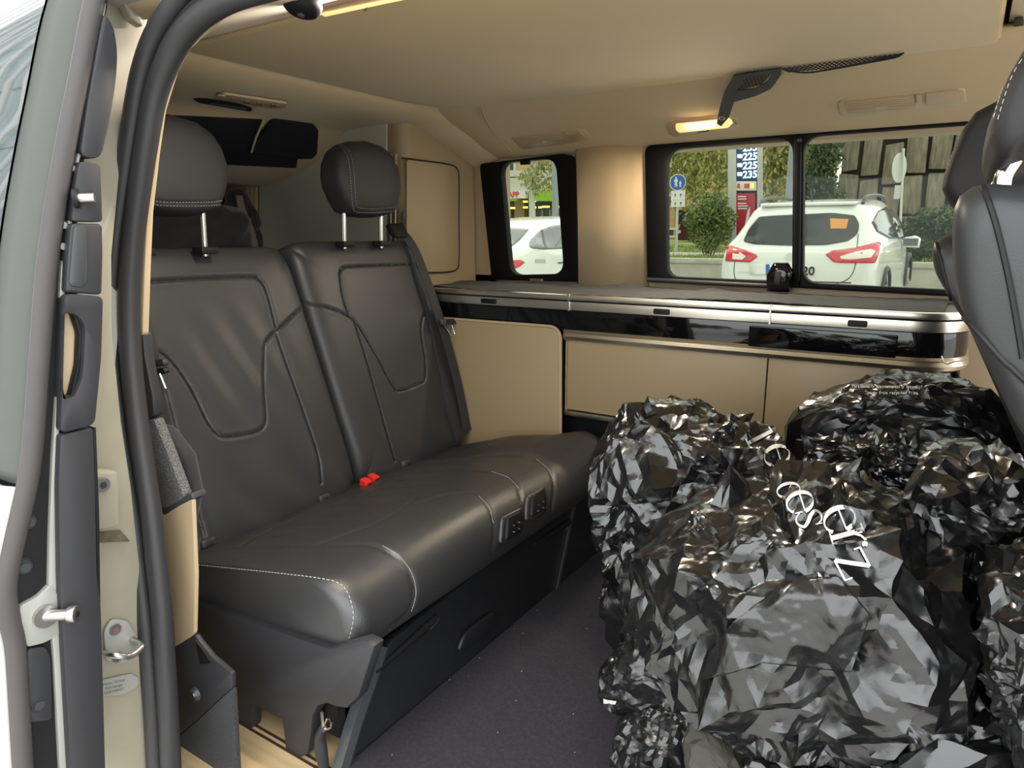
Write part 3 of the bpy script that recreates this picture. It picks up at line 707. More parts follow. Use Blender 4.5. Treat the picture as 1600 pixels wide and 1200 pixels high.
def sedan():
    hd = 2.; cor = Y(819, 410, 7.4); org = A3(cor[0]-.84, 7.25, GZ)
    t = T('white_sedan', org, 'white sedan with swept rear window outside the small rear window', 'car')
    st = [(-.02, sec(.34, .70, .70, .72, .9, .5)), (.04, sec(.30, .98, .80, .80, 1.02, .5)), (.25, sec(.28, 1.06, .87, .84, 1.07, .5)), (.55, sec(.26, 1.12, .90, .86, 1.02, .5)), (.85, sec(.25, 1.26, .905, .87, 1.0, .52)),
          (1.25, sec(.22, 1.38, .905, .87, .98, .56)), (1.9, sec(.21, 1.42, .905, .87, .96, .58)), (2.5, sec(.21, 1.38, .905, .87, .95, .58)), (3.0, sec(.21, 1.18, .905, .86, .95, .56)), (3.4, sec(.21, .98, .90, .85, .95, .56)),
          (4.0, sec(.22, .90, .88, .80, .9, .5)), (4.5, sec(.28, .70, .74, .68, .9, .5))]
    body, F, R = carbody('body', st, .9, org, hd, MT['car_white'], t)
    decal('rear_window', body, [(785, 356), (800, 357), (826, 359), (812, 375), (798, 386), (785, 388)], MT['car_glass_pale'], t, .008, 4, .004)
    decal('side_window', body, [(826, 384), (830, 374), (845, 360), (865, 353), (885, 351), (892, 352), (892, 388), (850, 390), (830, 388)], MT['car_glass_pale'], t, .008, 4, .004, round_=3)
    decal('quarter_pillar', body, [(845, 361), (848, 360), (853, 388), (850, 389)], MT['satin'], t, .014, 3)
    decal('tail_lamp', body, [(790, 408), (813, 406), (819, 410), (812, 416), (800, 422), (790, 424)], MT['taillight'], t, .010, 4, .006)
    decal('door_handle', body, [(871, 410), (879, 409), (879, 411), (871, 412)], MT['satin'], t, .012, 2)
    decal('fuel_flap', body, [(836, 405), (852, 405), (852, 411), (836, 411)], MT['white_paint'], t, .006, 2)
    for s, yy in [(1, .95), (1, 3.6), (-1, .95), (-1, 3.6)]: wheel(org+R*s*.80+F*yy+A3(0, 0, .33), F, R*s, .33, t)
sedan()
# ================================================================ the van: shell
WYL = 2.45                                     # inner face of the far side wall
def shell():
    # floor: pale wood with dark twin inlays, carpet on top
    fl = box('floor', (-2.85, .50, -.03), (1.6, 2.60, 0), MT['wood'], None); tag(fl, 'pale wooden boat-deck floor of the van', 'floor', kind='structure')
    for px, py in [(418, 1155), (492, 1199)][:1]:
        y0 = Z(px, py, 0)[1]
        for k in range(-1, 3):
            for s in (0, .014): box('floor_inlay', (-2.8, y0+.105*k+s-.003, -.002), (1.5, y0+.105*k+s+.003, .0012), MT['inlay'], fl)
    a = Z(541, 1195, 0)
    cp = prism('carpet', [A3(-.955, .62, 0), A3(1.4, .62, 0), A3(1.4, 2.06, 0), A3(-.955, 2.06, 0)], (0, 0, .009), MT['carpet'], None, .003)
    tag(cp, 'dark purple-black carpet in front of the bench', 'carpet')
    v, f = [], []
    for i in range(70):
        x, y = random.uniform(-.95, .2), random.uniform(.7, 2.0); r = random.uniform(.0008, .002); k = len(v)
        v += [(x+r*math.cos(q), y+r*math.sin(q)*.6, .0105) for q in (0, 2.1, 4.2)]+[(x, y, .0125)]; f += [(k, k+1, k+3), (k+1, k+2, k+3), (k+2, k, k+3), (k, k+2, k+1)]
    o = pyd('lint', v, f, MT['white'], cp, False, 0); o['kind'] = 'stuff'
    # rear wall (tailgate side), dark
    o = box('wall_rear', (-2.92, .45, -.05), (-2.84, 2.62, 1.62), MT['navy'], None); tag(o, 'dark inside of the tailgate behind the bench', 'wall', kind='structure')
    # far side wall: panels around the two windows
    w = T('wall_left', (0, WYL, 0), 'beige far side wall of the van holding the windows', 'wall', kind='structure')
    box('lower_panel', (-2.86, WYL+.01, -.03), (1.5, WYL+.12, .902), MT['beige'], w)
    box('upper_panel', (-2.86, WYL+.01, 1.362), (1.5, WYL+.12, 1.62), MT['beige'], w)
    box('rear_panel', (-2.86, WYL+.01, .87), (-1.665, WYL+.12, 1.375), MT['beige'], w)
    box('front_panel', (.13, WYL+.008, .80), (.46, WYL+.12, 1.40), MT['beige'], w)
    # pillar trim between the windows, with its soft crease
    pr = []
    for py, z in ((452, .86), (330, 1.12), (225, 1.40)):
        k = (z-.86)/.54
        xs = [-1.262-.022*k, -1.24-.022*k, -1.15-.02*k, -1.085-.02*k, -1.05-.01*k, -1.005-.01*k, -.985-.02*k]
        ds = [.02, -.012, -.02, -.014, .004, .008, .03]
        pr.append([A3(x, WYL+d, z) for x, d in zip(xs, ds)])
    loft('pillar_trim', pr, MT['cream'], w, angle=20, thick=.02)
    # roof skin and front cab side so that light only enters where the van is open
    o = box('roof', (-2.92, .66, 1.62), (1.45, 2.62, 1.66), MT['white_paint'], None); tag(o, 'white roof skin of the van', 'roof', kind='structure')
    # near side body behind the open door
    o = pyd('wall_right', [(-2.9, .56, -.35), (-1.24, .56, -.35), (-1.24, .60, .7), (-2.9, .60, .7), (-1.24, .81, 1.64), (-2.9, .81, 1.64), (-2.8, .636, .86), (-2.1, .636, .86), (-2.1, .747, 1.36), (-2.8, .747, 1.36)], [[0, 1, 2, 3], [3, 2, 7, 6], [2, 4, 8, 7], [4, 5, 9, 8], [5, 3, 6, 9]], MT['white_paint'], None, False)
    md = o.modifiers.new('s', 'SOLIDIFY'); md.thickness = .05; md.offset = -1
    o3 = T('window_3', (-2.45, .58, .9), 'tinted rear quarter window on the door side', 'window', kind='structure')
    prism('window_pane', [A3(-2.8, .636, .86), A3(-2.1, .636, .86), A3(-2.1, .747, 1.36), A3(-2.8, .747, 1.36)], (0, .004, 0), MT['pane'], o3)
    tag(o, 'white body side behind the sliding door', 'wall', kind='structure')
    o = box('sill', (-1.25, .50, -.12), (1.45, .66, 0.0), MT['plastic'], None, .01); tag(o, 'black entry sill under the open sliding door', 'sill', kind='structure')
    # near roof rail above the door opening
    o = prism('wall_upper_right', [A3(-1.2, .66, 1.64), A3(-1.2, .655, 1.43), A3(-1.2, .69, 1.425), A3(-1.2, .72, 1.62)], (2.65, 0, 0), MT['white_paint'], None); tag(o, 'roof rail of the van above the sliding door', 'wall', kind='structure')
shell()

# ---------------------------------------------------------------- windows
BLK = MT['frame']
def win_small():
    w = T('window_1', (-1.5, WYL, .88), 'small fixed side window in a wide black frame', 'window', kind='structure')
    d = WYL-.015
    out = fillet([Y(749, 256, d), Y(901, 238, d), Y(913, 441, d), Y(768, 437, d)], [.02, .07, .04, .02], 8)
    inn = fillet([Y(781, 254, d), Y(868, 247, d), Y(881, 428, d), Y(797, 430, d)], .055, 8)
    ring('window_frame', out, inn, (0, .035, 0), BLK, w, .004)
    gl = fillet([Y(778, 250, WYL+.012), Y(874, 243, WYL+.012), Y(886, 434, WYL+.012), Y(793, 436, WYL+.012)], .05, 6)
    prism('window_pane', gl, (0, .004, 0), MT['pane'], w)
    prism('clip', [Y(814, 249, d), Y(830, 248, d), Y(829, 257, d), Y(815, 258, d)], (0, -.012, 0), BLK, w, .002)
    prism('catch', [Y(830, 435, d), Y(850, 436, d), Y(850, 440, d), Y(830, 439, d)], (0, -.012, 0), MT['alu'], w, .002)
def win_big():
    w = T('window_2', (-.5, WYL, .88), 'wide two-pane sliding window in a black frame', 'window', kind='structure')
    d = WYL-.02; dd = (0, .04, 0)
    tl, tr, br, bl = Y(1007, 227, d), Y(1640, 178, d), Y(1600, 470, d), Y(1011, 441, d)
    dv0t, dv1t, dv0b, dv1b = Y(1238, 213, d), Y(1257, 212, d), Y(1240, 448, d), Y(1256, 449, d)
    # left pane frame
    mt = (dv0t*.5+dv1t*.5); mt[2] = tl[2]*.7+tr[2]*.3; mb = dv0b*.5+dv1b*.5; mb[2] = bl[2]
    outL = fillet([tl, mt, mb, bl], [.03, .001, .001, .02], 8)
    innL = fillet([Y(1040, 234, d), Y(1239, 214, d), Y(1237, 441, d), Y(1041, 432, d)], [.055, .055, .05, .045], 8)
    ring('window_frame', outL, innL, dd, BLK, w, .004)
    outR = fillet([mt, tr, br, mb], [.001, .03, .03, .001], 8)
    innR = fillet([Y(1255, 213, d), Y(1618, 187, d), Y(1580, 458, d), Y(1254, 442, d)], [.055, .05, .05, .05], 8)
    ring('window_frame', outR, innR, dd, BLK, w, .004)
    sl = prism('slider_post', [Y(1243, 214, d), Y(1253, 213, d), Y(1251, 440, d), Y(1243, 440, d)], (0, -.022, 0), BLK, w, .004)
    prism('post_cap', [Y(1246, 217, d-.02), Y(1254, 216, d-.02), Y(1253, 222, d-.02), Y(1246, 223, d-.02)], (0, -.008, 0), MT['plastic'], sl, .002)
    prism('window_pane', fillet([Y(1036, 230, WYL+.008), Y(1243, 210, WYL+.008), Y(1241, 446, WYL+.008), Y(1037, 437, WYL+.008)], .05, 6), (0, .004, 0), MT['pane'], w)
    prism('window_pane', fillet([Y(1251, 209, WYL+.014), Y(1622, 183, WYL+.014), Y(1586, 463, WYL+.014), Y(1250, 446, WYL+.014)], .05, 6), (0, .004, 0), MT['pane_wet'], w)
    # bottom track and grip
    tube('track', [Y(1012, 437, d-.01), Y(1205, 447, d-.01)], .008, MT['plastic'], w, 8)
    c = Y(1218, 434, d-.03)
    g = puff('slider_grip', [(-.035, -.045), (.035, -.045), (.04, .02), (.022, .05), (-.02, .05), (-.04, .01)], c, (1, 0, 0), (0, 0, 1), (0, -1, 0), .03, .03, MT['gloss'], w, .6, .6, 4)
    prism('grip_key', [c+A3(-.008, -.031, -.02), c+A3(.010, -.031, -.02), c+A3(.010, -.031, .022), c+A3(-.008, -.031, .022)], (0, -.006, 0), MT['plastic'], g, .002)
win_small(); win_big()

# ---------------------------------------------------------------- ceiling
CZ = 1.50
SLO = unit((0, -.12, -.37))                     # normal of the sloping headliner above the far windows, into the cabin
SP0 = A3(0, 2.26, 1.4375)
def slope(px, py, off=0.): return atp(px, py, SP0+SLO*off, SLO)
def ceiling():
    c = T('ceiling', (-.8, 1.5, 1.5), 'beige cloth headliner of the van', 'ceiling', kind='structure')
    # far slope: board edge down to the window heads, slightly hollow
    rows = []
    for x in np.linspace(-1.80, 1.45, 14):
        rows.append([A3(x, 2.02, 1.522), A3(x, 2.075, 1.500), A3(x, 2.16, 1.468), A3(x, 2.27, 1.4345), A3(x, 2.36, 1.402), A3(x, 2.44, 1.378), A3(x, 2.475, 1.366), A3(x, 2.50, 1.375)])
    loft('side_headliner', rows, MT['headliner'], c, angle=50, thick=-.01)
    # near side rail
    rows = []
    for x in np.linspace(-1.70, 1.45, 12):
        rows.append([A3(x, .672, 1.43), A3(x, .70, 1.418), A3(x, .78, 1.43), A3(x, .90, 1.462), A3(x, 1.0, 1.492), A3(x, 1.10, 1.515)])
    loft('door_side_headliner', rows, MT['headliner'], c, angle=50, thick=-.01)
    # front roof beyond the lifting board
    box('front_headliner', (.02, 1.05, 1.535), (1.45, 2.10, 1.56), MT['headliner'], c)
    box('roof_lining', (-2.85, .7, 1.58), (1.45, 2.55, 1.6), MT['headliner'], c)
    # rear part: drops behind the board and folds down into the overhead locker
    prof = [(-1.56, 1.527), (-1.625, 1.515), (-1.66, 1.490), (-1.72, 1.473), (-1.80, 1.468), (-1.92, 1.466), (-2.03, 1.460), (-2.07, 1.448), (-2.14, 1.405), (-2.22, 1.358), (-2.34, 1.315), (-2.45, 1.288), (-2.56, 1.276), (-2.70, 1.285), (-2.85, 1.30)]
    pr = [A3(x, 0, z) for x, z in prof]; pr = smoothpath(pr, 3); rows = []
    for p in pr:
        r = []
        for y in np.linspace(.74, 2.50, 30):
            z = p[2]; e = max(0, y-2.08); x = p[0]
            k = min(1, max(0, (-1.60-x)/.12))
            if x > -1.84: z = z-e*.33*(1)
            e2 = max(0, 1.02-y); z -= e2*.20
            r.append(A3(x, y, z))
        rows.append(r)
    loft('rear_headliner', rows, MT['headliner'], c, angle=60, thick=-.01)
    # seam between rear and side headliner
    pts = [slope(*q, .004) for q in [(753, 167), (757, 182), (765, 196), (780, 215), (800, 237)]]
    tube('headliner_seam', smoothpath(pts, 5), .004, MT['beige'], c, 6)
ceiling()
b = T('roof_board', (-.8, 1.57, CZ), 'large beige lifting roof board under the pop-up roof', 'roof board')
bo = fillet([A3(-1.632, 1.065, CZ), A3(.005, 1.045, CZ), A3(.005, 2.07, CZ), A3(-1.632, 2.075, CZ)], [.04, .03, .03, .22], 10)
prism('board', bo, (0, 0, .03), MT['roof_panel'], b, .006)
tube('edge_piping', [p+A3(0, 0, .012) for p in bo], .005, MT['roof_panel'], b, 6, True)

# lamps and grilles on the headliner
def glow(name, p, w, parent, n, u, sx, sy):
    l = bpy.data.lights.new(name, 'AREA'); l.shape = 'RECTANGLE'; l.size = sx; l.size_y = sy; l.energy = w; l.color = (1.0, .90, .77); o = bpy.data.objects.new(name, l); COL.objects.link(o)
    z = -unit(n); x = unit(np.array(u)-z*z.dot(u)); y = np.cross(z, x); R = Matrix(np.stack([x, y, z], 1).tolist()).to_4x4()
    o.matrix_world = Matrix.Translation([float(c) for c in p]) @ R; mw = o.matrix_world.copy(); o.parent = parent; o.matrix_parent_inverse = Matrix.Translation(-parent.location); o.matrix_basis = mw
def slope_panel(name, px, off, th, m, par, r=.012, bev=.003):
    return prism(name, fillet([slope(*p, off) for p in px], r, 5), SLO*th, m, par, bev)
def lit_lamp():
    t = T('reading_lamp', slope(1100, 195), 'lit warm reading lamp above the wide window', 'lamp')
    hs = slope_panel('housing', [(1041, 193), (1048, 189), (1142, 180), (1153, 182), (1159, 191), (1150, 200), (1056, 210), (1046, 206)], -.004, .010, MT['beige_gloss'], t, .006)
    slope_panel('lens', [(1056, 193), (1140, 184), (1146, 190), (1138, 198), (1062, 206), (1056, 201)], .006, .004, MT['lamp'], t, .006, .001)
    slope_panel('bulb_window', [(1072, 194), (1118, 189), (1118, 197), (1074, 202)], .010, .002, MT['lamp_hot'], t, .004, .0005)
    glow('lamp_light', slope(1095, 196, .016), 1.3, t, SLO, (1, 0, 0), .10, .02)
    for k in range(3): slope_panel('lens_rib', [(1143+3*k, 186+k), (1144.2+3*k, 186+k), (1148.5+2.4*k, 194), (1147+2.4*k, 194)], .006, .003, MT['beige_gloss'], hs, .0005, 0)
    slope_panel('switch', [(1090, 203), (1108, 201), (1108, 204), (1090, 206)], .008, .004, MT['straw'], hs, .001, 0)
lit_lamp()
def dark_lamp(px, label, lens, parts):
    t = T('ceiling_lamp', slope(*px[0]), label, 'lamp', 'unlit ceiling lamp units')
    h = slope_panel('housing', px, -.004, .008, MT['beige_gloss'], t, .012)
    slope_panel('lens', lens, .004, .003, MT['beige'], t, .004, .001)
    for k, q in enumerate(parts): slope_panel('switch', q, .005, .004, MT['beige_gloss'], h, .002, .0005)
    a, b_ = np.array(lens[0], float), np.array(lens[-1], float); c, d = np.array(lens[1], float), np.array(lens[-2], float)
    for k in range(1, 6):
        s = k/6; p, q = a+(b_-a)*s, c+(d-c)*s; tube('lens_rib', [slope(*p, .0075), slope(*q, .0075)], .0011, MT['beige_gloss'], h, 5)
dark_lamp([(798, 213), (805, 211), (908, 199), (915, 201), (925, 214), (918, 217), (822, 231), (813, 229)], 'unlit beige lamp unit above the small window', [(811, 214), (878, 206), (884, 218), (822, 226)], [[(846, 219), (854, 218), (856, 223), (848, 224)], [(883, 206), (905, 203), (914, 213), (888, 216)]])
dark_lamp([(1309, 157), (1318, 152), (1500, 135), (1508, 136), (1511, 158), (1503, 162), (1322, 180), (1314, 176)], 'unlit beige lamp unit with slide switch above the wide window', [(1321, 158), (1428, 148), (1430, 168), (1324, 177)], [[(1432, 147), (1440, 146), (1441, 160), (1433, 161)], [(1447, 145), (1497, 140), (1499, 158), (1448, 163)], [(1368, 166), (1386, 164), (1387, 168), (1369, 170)]])
def strip_lamp():
    f = lambda px, py: atp(px, py, (0, 1.03, 1.497), (0, -.22, -.97))
    t = T('strip_lamp', f(560, 10), 'lit warm strip lamp on the door-side headliner', 'lamp')
    prism('housing', [f(498, 19), f(570, 4), f(660, -14), f(690, -14), f(610, 5), f(508, 25)], (0, .003, .012), MT['beige_gloss'], t, .001)
    prism('lens', [f(503, 20), f(565, 7), f(650, -11), f(668, -11), f(600, 3), f(508, 23)], (0, -.001, -.004), MT['lamp'], t)
    glow('lamp_light', f(585, 4)+A3(0, 0, -.010), 2.5, t, A3(0, -.22, -.97), (1, 0, 0), .20, .02)
    prism('lens_divider', [f(571, 9), f(575, 8), f(573, 12), f(569, 13)], (0, -.002, -.006), MT['straw'], t)
strip_lamp()
def hook():
    f = lambda px, py: atp(px, py, (0, .92, 1.46), (0, -.25, -.97))
    c = f(473, 4); n = unit((0, -.25, -.97)); U = A3(1, 0, 0); V = np.cross(n, U)
    t = T('ceiling_hook', c, 'round black coat hook on the door-side headliner', 'hook')
    puff('hook_body', [(.034*math.cos(a), .034*math.sin(a)) for a in np.linspace(0, 6.2, 16)], c, U, V, n, .022, .01, MT['plastic_dark'], t, .8, .7, 3)
    c2 = c+n*.020; cyl('screw', c2, c2+n*.004, .006, MT['steel'], t, 12)
    g = lambda px, py: atp(px, py, (-1.62, 1.05, 1.495), (.3, -.2, -.95))
    k = prism('clip', [g(286, 75), g(309, 61), g(311, 65), g(292, 75)], (0, 0, .01), MT['plastic_dark'], None, .001); tag(k, 'small black clip at the rear corner of the roof board', 'clip')
hook()
def rear_console():
    f = lambda px, py, d=0.: Z(px, py, 1.4655-d)
    t = T('rear_lamp_unit', f(390, 155), 'slim cream lamp unit on the rear headliner', 'lamp')
    prism('housing', fillet([f(338, 146), f(350, 143), f(448, 158), f(446, 165), f(425, 166), f(342, 152)], .008), (0, 0, -.008), MT['cream'], t, .002)
    for x0 in (382, 402, 424): prism('button', [f(x0, 157+(x0-382)*.12, .008), f(x0+9, 158+(x0-382)*.12, .008), f(x0+7, 161+(x0-382)*.12, .008), f(x0-2, 160+(x0-382)*.12, .008)], (0, 0, -.003), MT['straw'], t)
    k = f(346, 149, .008); cyl('spot', k, k+A3(0, 0, -.004), .012, MT['beige_gloss'], t, 14)
    t2 = T('grab_recess', f(350, 162), 'dark boat-shaped grab recess behind the rear lamp unit', 'recess')
    prism('recess', fillet([f(300, 152), f(322, 153), f(372, 161), f(396, 168), f(390, 174), f(360, 173), f(320, 166)], .03), (0, 0, -.004), MT['navy'], t2, .001)
    prism('recess_bar', [f(330, 160, .004), f(385, 169, .004), f(383, 171, .004), f(328, 162, .004)], (0, 0, -.003), MT['plastic'], t2)
    # overhead locker at the back: dark pocket with a hanging flap on the sloping face
    p0 = A3(-2.20, 0, 1.372); n = unit((.50, 0, -.87)); g = lambda px, py, d=.004: atp(px, py, p0+n*d, n)
    t3 = T('rear_pocket', g(340, 240), 'navy storage pocket in the rear overhead locker', 'pocket')
    prism('pocket', fillet([g(180, 178), g(412, 188), g(405, 235), g(466, 246), g(463, 263), g(180, 250)], .012), n*-.012, MT['navy'], t3, .002)
    prism('flap', fillet([g(393, 238, .02), g(402, 222, .02), g(424, 192, .02), g(432, 190, .02), g(490, 197, .02), g(498, 205, .02), g(496, 240, .02), g(488, 249, .02), g(462, 249, .02), g(430, 243, .02)], .008), n*-.014, MT['navy'], t3, .003)
    tube('flap_edge', [g(412, 188, .012), g(400, 215, .03), g(393, 238, .03)], .004, MT['beige'], t3, 6)
rear_console()

# ---------------------------------------------------------------- cargo net at the board's far edge
def net():
    f = lambda px, py, o=.02: slope(px, py, o)
    t = T('cargo_net', f(1200, 120), 'black cargo net with webbing strap hanging from the roof board', 'net')
    def patch(name, pl, o=.02, th=.003): return prism(name, [f(*p, o) for p in pl], SLO*th, MT['fabric_black'], t)
    patch('webbing', [(1147, 117), (1170, 112), (1162, 124), (1152, 139), (1147, 158), (1139, 182), (1127, 196), (1120, 192), (1124, 170), (1132, 142)])
    patch('webbing', [(1147, 158), (1150, 140), (1180, 138), (1200, 126), (1206, 112), (1221, 108), (1221, 114), (1212, 128), (1204, 138), (1180, 149)])
    patch('webbing', [(1149, 116), (1221, 105), (1221, 112), (1190, 116), (1158, 121)], .024)
    c = f(1128, 184, .026); cyl('eyelet', c, c+SLO*.003, .010, MT['steel'], t, 16); cyl('eyelet_hole', c+SLO*.003, c+SLO*.004, .005, MT['black'], t, 12)
    def mesh(quad, nu, nv, o=.016):
        q = [A3(*p) for p in quad]; g = lambda u, v: (q[0]*(1-u)+q[1]*u)*(1-v)+(q[3]*(1-u)+q[2]*u)*v; V, F_ = [], []
        def seg(a, b_):
            a, b_ = f(*a[:2], o), f(*b_[:2], o); d = unit(b_-a); u = np.cross(d, SLO)*.0017; k = len(V); w = SLO*.0017
            V.extend([a+u, a+w, a-u, a-w, b_+u, b_+w, b_-u, b_-w])
            F_.extend([[k+i, k+(i+1) % 4, k+4+(i+1) % 4, k+4+i] for i in range(4)])
        for i in range(nu):
            for j in range(nv):
                u0, u1, v0, v1 = i/nu, (i+1)/nu, j/nv, (j+1)/nv; um = (u0+u1)/2
                seg(g(um, v0), g(u1, (v0+v1)/2)); seg(g(um, v0), g(u0, (v0+v1)/2)); seg(g(um, v1), g(u1, (v0+v1)/2)); seg(g(um, v1), g(u0, (v0+v1)/2))
        o2 = pyd('netting', V, F_, MT['fabric_black'], t, False, 0); o2['kind'] = 'stuff'
    mesh([(1164, 113), (1212, 107), (1190, 132), (1148, 142)], 8, 5)
    mesh([(1221, 107), (1300, 97), (1300, 107), (1232, 113)], 10, 2); mesh([(1300, 97), (1412, 83), (1400, 89), (1300, 107)], 14, 2)
    tube('border_cord', smoothpath([f(*p, .018) for p in [(1221, 107), (1235, 111), (1262, 113.5), (1300, 108), (1350, 99), (1398, 90), (1412, 83)]], 4), .0024, MT['fabric_black'], t, 6)
    # strap with buckle at the front end of the board
    g = lambda px, py: X(px, py, .03)
    s = T('roof_strap', g(1570, 40), 'black webbing strap with buckle at the front edge of the roof board', 'strap')
    sweep('webbing', smoothpath([g(1592, -12), g(1582, 12), g(1574, 36), g(1570, 58), g(1563, 76)], 5), flat(.03, .003), MT['fabric_black'], s)
    prism('strap_tip', [g(1561, 55), g(1578, 50), g(1572, 68), g(1560, 80)], (.004, 0, 0), MT['fabric_black'], s)
    prism('buckle', fillet([g(1567, 28), g(1586, 26), g(1586, 42), g(1570, 44)], .004), (.014, 0, 0), MT['plastic'], s, .002)
    prism('webbing_stub', [g(1574, -8), g(1590, 8), g(1588, 16), g(1570, 2)], (.004, 0, 0), MT['fabric_black'], s)
net()

# ---------------------------------------------------------------- wardrobe in the rear corner
def wardrobe():
    t = T('wardrobe', (-2.2, 2.2, 0), 'beige rear corner wardrobe with rounded edge beside the small window', 'wardrobe')
    r = .05; c = A3(-1.82, 2.07, 0)
    arc = [c+r*A3(math.sin(a), -math.cos(a), 0) for a in np.linspace(0, math.pi/2, 8)]
    plan = [A3(-2.84, 2.45, 0), A3(-2.84, 2.02, 0)]+arc+[A3(-1.765, 2.45, 0)]
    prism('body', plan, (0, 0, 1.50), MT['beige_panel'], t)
    # grey panel with aluminium rails on its side
    d = 2.018; f = lambda px, py, o=0.: Y(px, py, d-o)
    prism('grey_panel', [f(407, 255), f(606, 180), f(606, 470), f(407, 470)], (0, -.008, 0), MT['grey_panel'], t, .002)
    for px in (389, 396, 402, 613, 620): prism('rail', [f(px-2, 240, .002), f(px+2, 240, .002), f(px+2, 470, .002), f(px-2, 470, .002)], (0, -.012, 0), MT['cream'] if px < 600 else MT['alu'], t, .002)
    g = lambda px, py, o=0.: X(px, py, -1.764+o)
    dp = fillet([g(634, 247), g(700, 257), g(716, 262), g(716, 422), g(700, 425), g(668, 425), g(634, 425)], .022, 5)
    door = prism('door', dp, (.006, 0, 0), MT['beige_panel'], t, .002)
    tube('door_gap', smoothpath([g(628, 247, .006), g(660, 251, .006), g(702, 257, .006), g(714, 264, .006), g(717, 280, .006), g(717, 340, .006), g(717, 408, .006), g(713, 421, .006), g(700, 425, .006), g(668, 426, .006)], 4), .003, MT['black'], door, 6)
    prism('door_gap_top', [f(493, 253), f(620, 246), f(620, 248), f(493, 255)], (0, -.003, 0), MT['black'], t)
    prism('latch', fillet([g(627, 331), g(632, 331), g(632, 349), g(627, 349)], .004), (.006, 0, 0), MT['plastic'], t, .001)
wardrobe()

